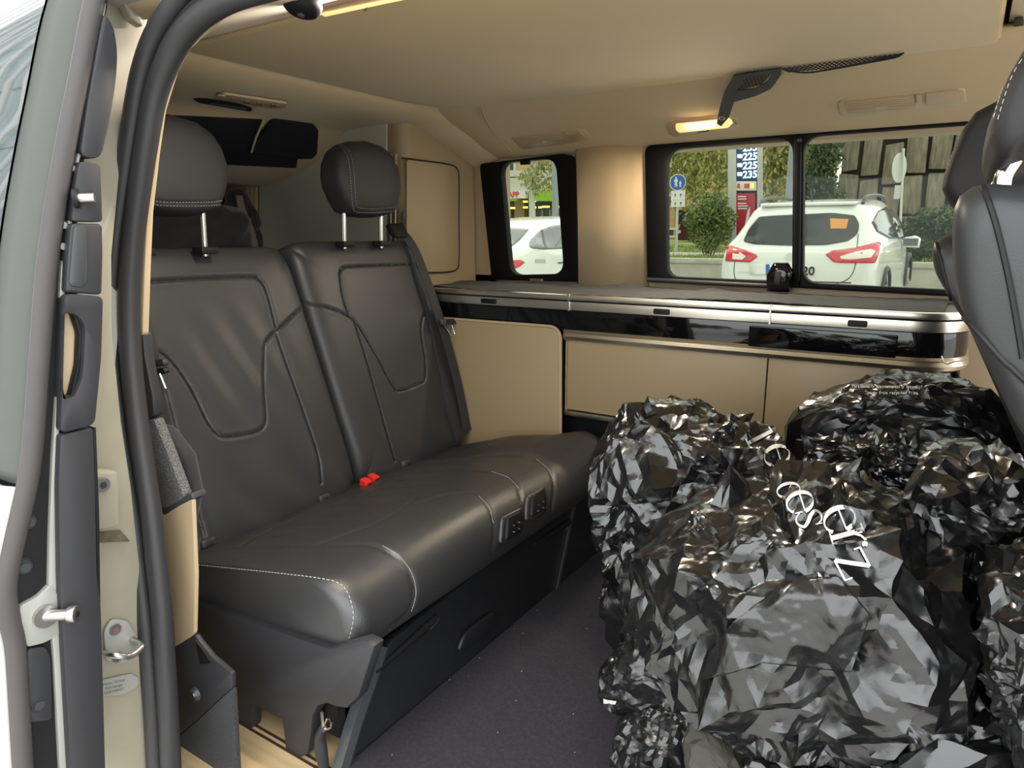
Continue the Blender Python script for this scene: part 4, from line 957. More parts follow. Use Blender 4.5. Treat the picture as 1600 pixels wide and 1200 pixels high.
# ---------------------------------------------------------------- kitchen unit
KY = 2.02
def kitchen():
    xl, xr = -1.76, .02; zt = .872
    # worktop with its three lids
    R = .12; fr = [A3(xl, KY-.012, 0), A3(xr-R, KY-.012, 0)]+[A3(xr-R+R*math.sin(a), KY-.012+R-R*math.cos(a), 0) for a in np.linspace(0, math.pi/2, 10)][1:]+[A3(xr, 2.44, 0)]
    w = T('worktop', (-.9, 2.2, zt), 'long kitchen worktop with aluminium front edge and three lids', 'worktop')
    full = [p+A3(0, 0, zt-.018) for p in fr]+[A3(xl, 2.44, zt-.018)]
    prism('worktop_board', full, (0, 0, .018), MT['plastic'], w, .002)
    def edge(name, z0, z1, off, m, par=w, rr=None):
        sec_ = []
        for z, o in ((z0, 0), (z0+.002, off), ((z0+z1)/2, off*1.25), (z1-.002, off), (z1, 0)):
            P = np.array([p[:2] for p in fr[:-1]]+[[xr, 2.30]]); tt = np.gradient(P, axis=0); tt /= np.linalg.norm(tt, axis=1)[:, None]; nn = np.stack([tt[:, 1], -tt[:, 0]], 1)
            sec_.append([A3(*(p+n_*o), z) for p, n_ in zip(P, nn)])
        return loft(name, sec_, m, par, angle=40)
    e1 = edge('edge_rail', zt-.012, zt+.008, .010, MT['alu']); e2 = edge('edge_rail', zt-.044, zt-.013, .007, MT['alu'])
    edge('edge_gap', zt-.014, zt-.011, .0085, MT['black'])
    for px0, px1, py in [(752, 776, 461), (1022, 1047, 478), (1326, 1356, 496)]:
        a, b_ = Y(px0, py-4.5, KY-.020), Y(px1, py+4.5, KY-.020); zc = zt-.029
        sl = prism('lid_catch', fillet([A3(a[0], KY-.0205, zc-.0085), A3(b_[0], KY-.0205, zc-.0085), A3(b_[0], KY-.0205, zc+.0085), A3(a[0], KY-.0205, zc+.0085)], .005), (0, -.004, 0), MT['black'], w, .001)
    for px, py in [(889, 468), (1204, 488)]:
        a = Y(px, py, KY-.02); box('lid_joint', (a[0]-.0025, KY-.0245, zt-.045), (a[0]+.0025, KY-.01, zt+.009), MT['steel'], w)
    # ribbed cloth on the worktop
    nx, ny = 260, 40; V, F_ = [], []
    top = lambda x, y: zt+.004+.0022*abs(math.sin(x*520))+.007*max(0, math.sin(x*5.+1)*math.sin(y*21))+.010*math.exp(-((x+.72)/.05)**2-((y-2.42)/.03)**2)+.012*math.exp(-((x+1.05)/.05)**2-((y-2.41)/.03)**2)
    for i in range(nx+1):
        for j in range(ny+1):
            x = xl+.02+(xr-.05-xl-.02)*i/nx; y0 = KY+.012+(.06*max(0, (x+.10)/.1)**2 if x > -.10 else 0); y = y0+(2.435-y0)*j/ny; V.append((x, y, top(x, y)))
    for i in range(nx):
        for j in range(ny): k = i*(ny+1)+j; F_.append((k, k+ny+1, k+ny+2, k+1))
    c = pyd('worktop_mat', V, F_, MT['mat_ribbed'], None, True, 60); md = c.modifiers.new('s', 'SOLIDIFY'); md.thickness = .003; md.offset = 0
    tag(c, 'grey ribbed anti-slip cloth lying on the kitchen worktop', 'cloth')
    # carcass
    k = T('kitchen_cabinet', (-.9, 2.2, 0), 'beige kitchen cabinet with piano black band under the worktop', 'cabinet')
    car = [p+A3(0, .012, 0) for p in fr]+[A3(xl, 2.44, 0)]
    prism('carcass', [A3(p[0]*1., p[1]+.02, .47) for p in car], (0, 0, .35), MT['plastic_dark'], k); box('plinth', (xl, 2.10, 0), (-.12, 2.44, .47), MT['plastic_dark'], k)
    # black band, bowed forward
    sec_ = []
    for z, o in ((.742, .002), (.745, .006), (.79, .010), (.826, .006), (.829, .0)):
        P = np.array([p[:2] for p in fr[:-1]]+[[xr, 2.30]])+[0, .012]; tt = np.gradient(P, axis=0); tt /= np.linalg.norm(tt, axis=1)[:, None]; nn = np.stack([tt[:, 1], -tt[:, 0]], 1)
        sec_.append([A3(*(p+n_*o), z) for p, n_ in zip(P, nn)])
    bd = loft('gloss_band', sec_, MT['gloss'], k, angle=30)
    f = lambda px, py, d=KY-.008: Y(px, py, d)
    a, b_ = f(1172, 500), f(1402, 540)
    prism('glass_flap', fillet([A3(a[0], KY-.008, .760), A3(b_[0], KY-.008, .760), A3(b_[0], KY-.008, .818), A3(a[0], KY-.008, .818)], .004), (0, -.006, 0), MT['gloss'], bd, .002)
    # lower rail
    sec_ = []
    x0 = Y(874, 515, KY)[0]+.022
    for z, o in ((.728, .004), (.731, .012), (.742, .016), (.752, .010), (.757, .014), (.764, .008)):
        P = np.array([[x0, KY-.0]]+[p[:2] for p in fr[1:-1]]+[[xr, 2.30]]); P[1:, 1] += .012; tt = np.gradient(P, axis=0); tt /= np.linalg.norm(tt, axis=1)[:, None]; nn = np.stack([tt[:, 1], -tt[:, 0]], 1)
        sec_.append([A3(*(p+n_*o), z) for p, n_ in zip(P, nn)])
    loft('lower_rail', sec_, MT['alu'], k, angle=40)
    # doors
    xa, xb, xc = Y(886, 600, KY)[0], Y(1197, 600, KY)[0], -.02
    zb = .492
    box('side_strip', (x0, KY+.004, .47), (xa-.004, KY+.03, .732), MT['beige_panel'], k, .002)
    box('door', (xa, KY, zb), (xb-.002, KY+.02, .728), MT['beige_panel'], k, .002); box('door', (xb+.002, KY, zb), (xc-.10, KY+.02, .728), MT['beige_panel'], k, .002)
    prism('bottom_rail', [A3(x0, KY-.004, zb-.022), A3(xc-.1, KY-.004, zb-.022), A3(xc-.1, KY-.004, zb-.004), A3(x0, KY-.004, zb-.004)], (0, .02, 0), MT['alu'], k, .004)
    h = Y(1480, 560, KY-.03)
    tube('wire_hook', [Y(1471, 556, KY-.03), Y(1474, 566, KY-.03), Y(1480, 569, KY-.03), Y(1492, 565, KY-.03)], .0016, MT['steel'], k, 6)
    # table board folded against the unit beside the bench
    tb = T('folding_table', (-1.35, KY, .3), 'rounded beige folding table board stowed beside the bench', 'table')
    g = lambda px, py: Y(px, py, KY-.026)
    q = fillet([g(690, 497), g(876, 511), g(876, 700), g(690, 700)], [.004, .045, .004, .004], 8)
    prism('table_board', q, (0, .012, 0), MT['beige_panel'], tb, .002)
    tube('edge_band', [p+A3(0, -.0005, 0) for p in q], .005, MT['beige'], tb, 6, True)
kitchen()
# ================================================================ the bench
def pad(name, O, U, V, N, quad, nx, ny, bulge, depth, m, parent, pa=11, pb=14, sq=14, extra=None):
    """upholstered pad: quad = corners (u,v) bl, br, tr, tl in the plane; front swells by bulge, back goes depth deep"""
    q = np.array(quad, float); O, U, V, N = map(np.array, (O, U, V, N))
    a, b_ = np.meshgrid(np.linspace(-1, 1, nx+1), np.linspace(-1, 1, ny+1), indexing='ij'); a = np.sign(a)*np.abs(a)**.8; b_ = np.sign(b_)*np.abs(b_)**.85
    mx = np.maximum(np.abs(a), np.abs(b_)); sc = np.where(mx > 0, mx/np.maximum(1e-9, (np.abs(a)**sq+np.abs(b_)**sq)**(1/sq)), 1)
    s, t = (a*sc+1)/2, (b_*sc+1)/2
    uv = ((1-s)*(1-t))[..., None]*q[0]+(s*(1-t))[..., None]*q[1]+(s*t)[..., None]*q[2]+((1-s)*t)[..., None]*q[3]
    h = bulge*np.clip(1-np.abs(a)**pa, 0, 1)**.42*np.clip(1-np.abs(b_)**pb, 0, 1)**.42
    if extra is not None: h = h+extra(uv[..., 0], uv[..., 1], a, b_)*np.clip(1-np.abs(a)**20, 0, 1)*np.clip(1-np.abs(b_)**20, 0, 1)
    P = O+uv[..., :1]*U+uv[..., 1:2]*V+h[..., None]*N; Bk = O+uv[..., :1]*U+uv[..., 1:2]*V-depth*N
    nv = (nx+1)*(ny+1); I = lambda i, j: i*(ny+1)+j; f = []
    for i in range(nx):
        for j in range(ny): f.append((I(i, j), I(i+1, j), I(i+1, j+1), I(i, j+1)))
    rim = [I(i, 0) for i in range(nx)]+[I(nx, j) for j in range(ny)]+[I(i, ny) for i in range(nx, 0, -1)]+[I(0, j) for j in range(ny, 0, -1)]
    v = list(P.reshape(-1, 3)); k0 = len(v); Bf = Bk.reshape(-1, 3); v += [Bf[i] for i in rim]; n = len(rim)
    for i in range(n): f.append((rim[i], k0+i, k0+(i+1) % n, rim[(i+1) % n]))
    f.append(tuple(k0+i for i in range(n)))
    return pyd(name, v, f, m, parent, True, 50)
B0 = A3(-1.50, 0, .32); BV = unit((-.21, 0, .74)); BN = A3(BV[2], 0, -BV[0]); BU = A3(0, 1, 0)
def uvB(px, py):
    p = atp(px, py, B0+BN*.02, BN)-B0; return (p[1], p.dot(BV))
def bench():
    t = T('bench_seat', (-1.25, 1.4, 0), 'black leather two-seat bench with headrests facing the bags', 'bench')
    lea = MT['leather_soft']
    vt = uvB(400, 384)[1]; vr = uvB(560, 375)[1]
    spl = [uvB(447, 390), uvB(562, 757)]
    wr = lambda u, v, a, b_: .006*np.sin(u*38+3*np.sin(v*9))*np.exp(-((v-.05)/.12)**2)+.004*np.sin(u*60+v*24)*np.exp(-((v-.42)/.12)**2-((u-1.12)/.16)**2)
    bl = pad('backrest', B0, BU, BV, BN, [(.845, -.04), (spl[1][0]-.004, -.02), (spl[0][0]-.006, vt), (.845, vt)], 170, 190, .045, .10, lea, t, extra=wr)
    br = pad('backrest', B0, BU, BV, BN, [(spl[1][0]+.004, -.02), (uvB(724, 690)[0], -.03), (uvB(648, 378)[0], vr), (spl[0][0]+.004, vr)], 170, 190, .045, .10, lea, t, extra=lambda u, v, a, b_: .5*wr(u, v, a, b_))
    # seams read off the photograph
    groove(bl, [[(226, 440), (300, 435), (390, 432), (404, 437), (416, 455), (431, 512)],
                [(470, 481), (440, 510), (420, 527), (413, 545), (412, 600), (415, 650), (411, 668), (390, 678), (350, 683), (335, 674), (322, 655), (300, 610), (275, 572), (255, 552), (240, 548)],
                [(431, 520), (450, 575), (475, 645), (497, 712), (502, 755)]], .004, .0065)
    groove(bl, [[(258, 612), (270, 660), (285, 720), (300, 780), (320, 840)]], .005, .006)
    groove(br, [[(478, 475), (510, 480), (540, 492), (560, 510), (590, 560), (615, 605), (628, 610), (655, 600), (664, 592), (664, 560), (658, 520), (661, 495), (670, 482)],
                [(545, 493), (536, 465), (531, 430), (534, 420), (545, 416), (600, 414), (640, 413), (650, 418), (656, 440), (668, 480)],
                [(553, 500), (575, 570), (600, 660), (617, 720)], [(684, 525), (700, 590), (714, 660)]], .004, .006)
    SEAMS = [(bl, [(226, 440), (300, 435), (390, 432), (404, 437), (416, 455), (431, 512)]), (bl, [(470, 481), (440, 510), (420, 527), (413, 545), (412, 600), (415, 650), (411, 668), (390, 678), (350, 683), (335, 674), (322, 655), (300, 610), (275, 572), (255, 552), (240, 548)]), (bl, [(431, 520), (450, 575), (475, 645), (497, 712), (502, 755)]),
             (br, [(478, 475), (510, 480), (540, 492), (560, 510), (590, 560), (615, 605), (628, 610), (655, 600), (664, 592), (664, 560), (658, 520), (661, 495), (670, 482)]), (br, [(545, 493), (536, 465), (531, 430), (534, 420), (545, 416), (600, 414), (640, 413), (650, 418), (656, 440), (668, 480)]), (br, [(553, 500), (575, 570), (600, 660), (617, 720)])]
    for o_, pl_ in SEAMS:
        q_ = [h[0]+h[1]*.0004 for h in cast_path(o_, pl_, 3, 1)]
        if len(q_) > 4: tube('seam', q_, .0017, MT['black'], o_, 6)
    # notches at the foot of the backrests
    for (px, py), o in (((500, 778), bl), ((628, 724), br), ((318, 848), bl)):
        p = uvB(px, py); c = B0+BU*p[0]+BV*p[1]+BN*.035
        nt = pad('guide_notch', c, BU, BV, BN, [(-.022, -.014), (.022, -.014), (.022, .012), (-.022, .012)], 10, 8, .012, .02, MT['leather_soft'], o, 6, 6, 5)
        pad('notch_hole', c+BN*.008, BU, BV, BN, [(-.012, -.012), (.012, -.012), (.012, .002), (-.012, .002)], 6, 6, .006, .006, MT['black'], nt, 6, 6, 5)
    # dark shell behind the backrests
    pad('backrest_shell', B0-BN*.10, BU, BV, BN, [(.86, -.05), (1.985, -.05), (1.95, vt-.01), (.86, vt-.02)], 24, 24, .0, .03, MT['plastic_dark'], t)
    # headrests
    for cy, cx, w, lab in ((1.01, -1.625, .142, 0), (1.668, -1.635, .140, 1)):
        ln = unit((-.10, 0, 1)); nn = A3(ln[2], 0, -ln[0]); c = A3(cx, cy, 1.222 if lab == 0 else 1.232)
        out = [(-.86, -.50), (-.70, -.80), (-.35, -.90), (0, -.92), (.35, -.90), (.70, -.80), (.86, -.50), (.98, -.15), (1., .15), (.94, .48), (.78, .78), (.50, .98), (0, 1.06), (-.50, .98), (-.78, .78), (-.94, .48), (-1., .15), (-.98, -.15)]
        hr = puff('headrest', [(x*w, z*.117) for x, z in out], c, (0, 1, 0), ln, nn, .060, .075, MT['headrest'], t, .62, .5, 5)
        for s in (-1, 1):
            p = c+A3(.0, s*.083, -.09); cyl('headrest_post', p+A3(-.005, 0, .05), p+A3(-.012, 0, -.115), .0072, MT['chrome'], hr, 14)
            for k in range(0): cyl('post_notch', p+A3(-.0015, -.0065, -.02-.018*k), p+A3(-.0015, -.0068, -.026-.018*k), .0022, MT['black'], hr, 6)
            q = p+A3(-.010, 0, -.098); box('post_sleeve', q-A3(.022, .024, .012), q+A3(.022, .024, .006), MT['plastic_dark'], t, .004)
        if lab == 0:
            groove(hr, [[(222, 290), (232, 308), (250, 316), (300, 318), (345, 316), (358, 305), (362, 285), (360, 262)]], .0035, .003)
            stitches('stitching', hr, [[(228, 300), (234, 310), (250, 315), (300, 316), (340, 314.5), (354, 308), (361, 292)], [(229, 305), (236, 316), (252, 321), (300, 322), (342, 320), (356, 313)], [(361, 292), (362, 270), (357, 245), (345, 222), (330, 205)]], MT['thread'], hr, .0042, .0035, .0006)
        else:
            groove(hr, [[(527, 223), (542, 236), (549, 260), (551, 300), (553, 318), (561, 328), (590, 328), (624, 325)]], .0035, .003)
            stitches('stitching', hr, [[(525, 223), (539, 236), (546, 260), (549, 300), (551, 320), (557, 331), (590, 332), (624, 329)], [(530, 222), (545, 236), (552, 260), (555, 300), (557, 318), (562, 325), (590, 326), (626, 322)]], MT['thread'], hr, .0042, .0035, .0006)
    # ---- cushion
    prof = [(-1.56, .25), (-1.56, .305), (-1.50, .322), (-1.40, .345), (-1.28, .368), (-1.16, .392), (-1.06, .408), (-.99, .412), (-.945, .402), (-.915, .380), (-.898, .350), (-.892, .315), (-.900, .282), (-.918, .264), (-.94, .256), (-1.0, .25)]
    pp = resample(smoothpath([A3(x, z) for x, z in prof], 8), 150); y0, y1 = .835, 2.075; nY = 250; secs = []
    for i in range(nY+1):
        k = i/nY; k = .5-.5*math.cos(math.pi*k) if False else k
        y = y0+(y1-y0)*k; e0 = max(0, 1-(y-y0)/.045); e1 = max(0, 1-(y1-y)/.16)
        ea = 1-math.sqrt(max(0, 1-min(1, e0)**2)); eb = 1-math.sqrt(max(0, 1-min(1, e1)**2)); s = []
        for x, z in pp:
            f = min(1, max(0, (x+1.30)/.35)); top = min(1, max(0, (z-.27)/.08))
            X_ = x-(.030*ea+.07*eb)*min(1, max(0, (x+1.15)/.2)); Z_ = z-top*(.010*ea+.05*eb)
            # the far seat's bolster swells, the near third is soft
            Z_ += top*(.035*math.exp(-((y-1.93)/.13)**2)*min(1, max(0, (x+1.45)/.25)))
            Z_ += top*f*.010*math.sin((y-.95)*6.0)*min(1, max(0, (y-.95)/.1))
            Z_ += top*.0025*math.sin(y*75+8*x+2*math.sin(x*17))*math.exp(-((x+1.35)/.14)**2)
            # beside the stowed table board the cushion ends a little earlier
            ym = 1.988+.087*min(1, max(0, (X_+1.06)/.06)); s.append(A3(X_, y0+(y-y0)*(ym-y0)/(y1-y0), Z_))
        secs.append(s)
    cu = loft('seat_cushion', secs, MT['leather'], t, closed_u=True, caps=True, angle=55)
    groove(cu, [[(400, 848), (470, 852), (560, 850), (590, 855), (620, 872), (640, 895), (648, 925), (640, 955), (605, 985)],
                [(640, 790), (700, 772), (735, 771), (752, 780), (768, 800), (772, 830), (768, 860)],
                [(600, 745), (660, 737), (760, 738), (790, 745), (808, 760), (815, 780)],
                [(660, 724), (740, 716), (800, 714), (840, 720), (858, 735), (866, 760), (862, 795)],
                [(500, 850), (540, 835), (600, 812), (655, 776)], [(370, 855), (450, 815), (560, 775), (650, 740), (740, 690)]], .0055, .0045)
    stitches('stitching', cu, [[(302, 882), (360, 888), (430, 895), (500, 904), (530, 912), (545, 930), (552, 960), (549, 985), (541, 1008), (532, 1020)]], MT['thread'], cu, .006, .004, .0009)
    stitches('stitching', cu, [[(598, 853), (622, 868), (642, 893), (650, 925), (643, 955)], [(748, 775), (764, 793), (771, 820)], [(838, 717), (858, 735), (867, 760)], [(768, 737), (795, 747), (812, 765)]], MT['thread'], cu, .004, .0015, .0007)
    # trim skirt hanging at the near end
    tube('end_piping', smoothpath([Y(*p, .834) for p in [(300, 936), (340, 952), (400, 976), (450, 1000), (490, 1018), (512, 1022), (530, 1020)]], 4), .004, MT['leather'], cu, 6)
    # child-seat anchor plates
    for q in ([(785, 812), (806, 800), (808, 824), (800, 832), (782, 843)], [(824, 780), (843, 768), (845, 792), (838, 800), (822, 808)]):
        rim = decal('anchor_surround', cu, [(q[0][0]-5, q[0][1]-2), (q[1][0]+5, q[1][1]-6), (q[2][0]+6, q[2][1]+2), (q[3][0]+4, q[3][1]+6), (q[4][0]-5, q[4][1]+7)], MT['leather'], t, .005, 4, .01, round_=5)
        pl = decal('anchor_plate', cu, q, MT['plastic_dark'], t, .013, 4, .010, round_=3)
        m = np.mean(np.array(q, float), 0); _ = pl
        for dx, dy in ((-3, -2), (5, -7), (-3, 8), (5, 3)):
            h = cast(cu, m[0]+dx, m[1]+dy)
            if h: c = h[0]+A3(.016, 0, 0); tube('anchor_bar', [c+A3(0, -.004, .004), c+A3(.003, .002, .001), c+A3(0, .005, -.006)], .0018, MT['steel'], pl, 6)
    # red buckles
    for px, py in ((572, 754), (584, 747)):
        h = cast(cu, px, py+3); c = h[0]+A3(.0, 0, .008)
        bk = prism('buckle', [c+A3(-.016, -.014, -.012), c+A3(.014, -.014, -.016), c+A3(.016, -.014, .004), c+A3(-.012, -.014, .012)], (0, .026, 0), MT['red'], t, .003)
        prism('buckle_slot', [c+A3(.015, -.009, -.004), c+A3(.0155, -.009, -.001), c+A3(.0155, .007, -.001), c+A3(.015, .007, -.004)], (.0015, 0, 0), MT['black'], bk)
    # ---- base: front board, end panel, feet, lever
    g = lambda px, py, x=-.935: X(px, py, x)
    fp = fillet([g(541, 1197, -.945), g(606, 1005, -.945), A3(-.945, 2.06, .285), A3(-.945, 2.06, .004)], [.02, .03, .02, .01], 6)
    fb = prism('front_board', fp, (-.02, 0, 0), MT['panel_navy'], t, .005)
    lip = [Y(520, 1192, .835), Y(547, 1130, .832), Y(572, 1060, .83), Y(585, 1010, .828)]
    sweep('board_lip', smoothpath([g(536, 1199, -.955), g(556, 1130, -.955), g(580, 1060, -.955), g(597, 1008, -.955)], 5), [(-.012, -.02), (.012, -.02), (.016, .0), (.008, .018), (-.01, .018)], MT['satin'], t, up=(1, 0, 0))
    f2 = lambda px, py: X(px, py, -.944)
    for a, b_ in (((586, 1050), (680, 968)), ((836, 850), (888, 818))):
        h = unit(f2(*b_)-f2(*a)); tube('pull_groove', smoothpath([f2(*a), (f2(*a)+f2(*b_))/2+A3(.002, 0, .004), f2(*b_)+A3(0, 0, .004)], 6), .011, MT['plastic_dark'], fb, 8, scale=np.linspace(.5, 1.15, 13))
        tube('groove_highlight', [f2(*b_)+A3(.006, -.03, -.006), f2(*b_)+A3(.008, 0, .004)], .005, MT['satin'], fb, 8)
    q = [f2(709, 1018), f2(718, 992), f2(735, 975), f2(768, 952), f2(771, 968), f2(755, 988), f2(722, 1012)]
    prism('grab_pad', fillet(q, .02, 5), (.014, 0, 0), MT['panel_navy'], fb, .006, 3)
    prism('board_joint', [f2(868, 922), f2(871, 921), f2(900, 780), f2(897, 780)], (.004, 0, 0), MT['satin'], fb)
    d = .815; e = lambda px, py: Y(px, py, d)
    sp = [e(296, 940), e(400, 976), e(515, 1014), e(566, 1000), e(585, 1010), e(560, 1090), e(541, 1108), e(527, 1106), e(510, 1100), e(496, 1104), e(488, 1120), e(486, 1145), e(480, 1180), e(462, 1186), e(446, 1180), e(443, 1150), e(440, 1126), e(425, 1118), e(408, 1108), e(396, 1104), e(392, 1110), e(392, 1143), e(375, 1136), e(300, 1100)]
    prism('end_panel', sp, (0, .03, 0), MT['plastic'], t, .006, 2)
    box('end_inner', (-1.50, .85, .06), (-.97, .87, .25), MT['plastic_dark'], t); box('back_foot', (-1.54, .85, 0), (-1.42, 2.04, .25), MT['plastic_dark'], t)
    for p in ((392, 1143), (486, 1145)):
        pass
    box('floor_rail', (-1.45, .90, 0), (-1.0, .96, .05), MT['plastic_dark'], t); box('floor_rail', (-1.45, 1.90, 0.0), (-1.0, 1.96, .05), MT['plastic_dark'], t)
    lv = tube('release_lever', smoothpath([e(505, 1138), e(500, 1152), e(502, 1175), e(507, 1205), e(505, 1228)], 5), .0115, MT['plastic'], t, 12, scale=np.r_[np.linspace(.75, 1.15, 11), np.linspace(1.1, .5, 10)])
    tube('lever_link', [e(505, 1140), e(512, 1122), e(519, 1128), e(518, 1136), e(506, 1141)], .003, MT['chrome'], lv, 6); tube('lever_link', [e(505, 1140), e(503, 1112)], .003, MT['steel'], lv, 6)
    # ---- belts
    bb = lambda px, py, o: atp(px, py, B0+BN*o, BN)
    pth = smoothpath([bb(612, 352, .0), bb(627, 362, .03), bb(645, 385, .056), bb(662, 425, .07), bb(683, 485, .078), bb(697, 530, .075), bb(712, 585, .066), bb(722, 630, .06), bb(729, 668, .054)], 5)
    s1 = sweep('seat_belt', pth, flat(.045, .002), MT['fabric_black'], t, up=BN)
    prism('belt_guide', fillet([bb(600, 352, .02), bb(624, 350, .02), bb(634, 372, .04), bb(612, 372, .04)], .01), BN*.02, MT['plastic_dark'], t, .005)
    prism('belt_bolster', fillet([bb(634, 382, .05), bb(652, 420, .05), bb(690, 500, .05), bb(741, 640, .05), bb(740, 668, .05), bb(715, 692, .05), bb(700, 640, .05), bb(672, 500, .05)], .012), BN*-.07, MT['leather_soft'], t, .012, 3)
    tg = prism('belt_tongue', fillet([bb(683, 500, .085), bb(706, 499, .085), bb(710, 507, .085), bb(688, 510, .085)], .005), BN*.012, MT['plastic'], t, .003)
    tube('tongue_plate', [bb(694, 508, .09), bb(705, 525, .09), bb(711, 523, .09), bb(706, 508, .09)], .0022, MT['chrome'], tg, 6)
    tg = prism('belt_tongue', fillet([Y(222, 564, .80), Y(253, 561, .80), Y(256, 572, .80), Y(225, 576, .80)], .006), (0, .014, 0), MT['plastic'], t, .004)
    tg = prism('belt_tongue', fillet([Y(224, 579, .79), Y(254, 574, .79), Y(258, 583, .79), Y(240, 588, .79), Y(226, 587, .79)], .006), (0, .012, 0), MT['plastic_dark'], t, .004)
    tube('tongue_plate', [Y(228, 585, .785), Y(247, 608, .785), Y(259, 606, .785), Y(250, 584, .785)], .0022, MT['chrome'], tg, 6)
    sweep('seat_belt', smoothpath([Y(214, 480, .82), Y(230, 545, .81), Y(236, 590, .81), Y(245, 640, .81), Y(258, 720, .81)], 5), flat(.045, .002), MT['fabric_black'], t, up=(1, 0, 0))
bench()

# ================================================================ front seats (seen from the side, facing the windscreen)
def front_seat(yn, yf, label, backpx, headpx, postpx, seams):
    t = T('front_seat', (.3, (yn+yf)/2, 0), label, 'seat', 'front seats')
    def shape(name, pl, inset, m, grow=.045):
        P = [Y(*p, yn) for p in pl]; c = np.mean(P, 0); W = yf-yn; secs = []
        P = np.array(resample(P, 90, True)); c = P.mean(0)
        for k, (s, g) in enumerate([(0., .55), (.012, .78), (.035, .93), (.08, 1.0), (.5, 1.03), (.92, 1.0), (.965, .93), (.988, .78), (1., .55)]):
            # shrink the outline towards its own skeleton for rounded sides
            d = P-c; L = np.linalg.norm(d[:, [0, 2]], axis=1)[:, None]; Q = c+d*(1-(1-g)*np.minimum(1, inset/np.maximum(L, .01))); Q[:, 1] = yn+W*s; secs.append(list(Q))
        o = loft(name, secs, m, t, closed_u=True, caps=True, angle=60)
        return o
    bk = shape('backrest', backpx, .10, MT['leather_soft'])
    hd_ = shape('headrest', headpx, .05, MT['headrest'])
    for a, b_ in postpx:
        for yy in (yn+(yf-yn)*.3, yn+(yf-yn)*.7):
            P = [Y(*q, yn)+A3(0, yy-yn, 0) for q in (a, b_)]; P = [P[0], (P[0]+P[1])/2+A3(-.004, 0, 0), P[1]]
            tube('headrest_post', smoothpath(P, 4), .0085, MT['chrome'], hd_, 12)
    for o, pls, th in seams:
        ob = bk if o == 'b' else hd_
        if th: stitches('stitching', ob, pls, MT['thread'], ob, .004, .003, .0004)
        else:
            for pl in pls:
                q = [h[0]+h[1]*.001 for h in cast_path(ob, pl, 4, 1)]
                if len(q) > 3: tube('seam', q, .0028, MT['black'], ob, 6)
    zb = .48; xb = .18
    pad('seat_cushion', A3(xb+.02, yn, zb), (1, 0, 0), (0, 1, 0), (0, 0, 1), [(0, .01), (.5, .0), (.5, yf-yn), (0, yf-yn-.01)], 30, 30, .05, .12, MT['leather_soft'], t)
    box('seat_base', (xb+.05, yn+.04, 0), (xb+.45, yf-.04, .37), MT['plastic_dark'], t, .02)
front_seat(.80, 1.28, 'black leather front seat beside the open door',
           [(1520, 288), (1545, 283), (1600, 286), (1680, 300), (1780, 420), (1860, 640), (1990, 880), (1960, 1130), (1800, 1140), (1700, 900), (1622, 720), (1588, 672), (1558, 610), (1525, 540), (1498, 480), (1489, 430), (1486, 360), (1490, 318), (1502, 298)],
           [(1612, 50), (1580, 105), (1558, 155), (1545, 190), (1545, 214), (1556, 240), (1572, 247), (1590, 236), (1620, 225), (1680, 200), (1720, 120), (1700, 20), (1650, 10)],
           [((1598, 225), (1574, 292))],
           [('b', [[(1500, 486), (1530, 520), (1565, 560), (1600, 594), (1650, 640)], [(1535, 288), (1556, 350), (1575, 430), (1588, 500), (1598, 560)]], 0), ('h', [[(1600, 74), (1578, 112), (1564, 150), (1553, 185)], [(1606, 80), (1584, 116), (1570, 154), (1560, 188)]], 1)])
front_seat(1.50, 1.98, 'black leather front seat beyond the kitchen end',
           [(1470, 372), (1490, 366), (1540, 366), (1600, 372), (1660, 470), (1700, 640), (1760, 760), (1700, 860), (1620, 760), (1560, 620), (1512, 512), (1495, 488), (1475, 455), (1459, 425), (1454, 395), (1459, 378)],
           [(1560, 152), (1525, 170), (1503, 200), (1485, 240), (1473, 275), (1471, 295), (1480, 312), (1492, 321), (1510, 318), (1570, 305), (1625, 280), (1640, 220), (1610, 160)],
           [((1530, 300), (1520, 372))],
           [('b', [[(1464, 380), (1474, 420), (1487, 470), (1500, 500)]], 0), ('h', [[(1548, 158), (1520, 180), (1502, 208), (1488, 242), (1476, 275)]], 1)])
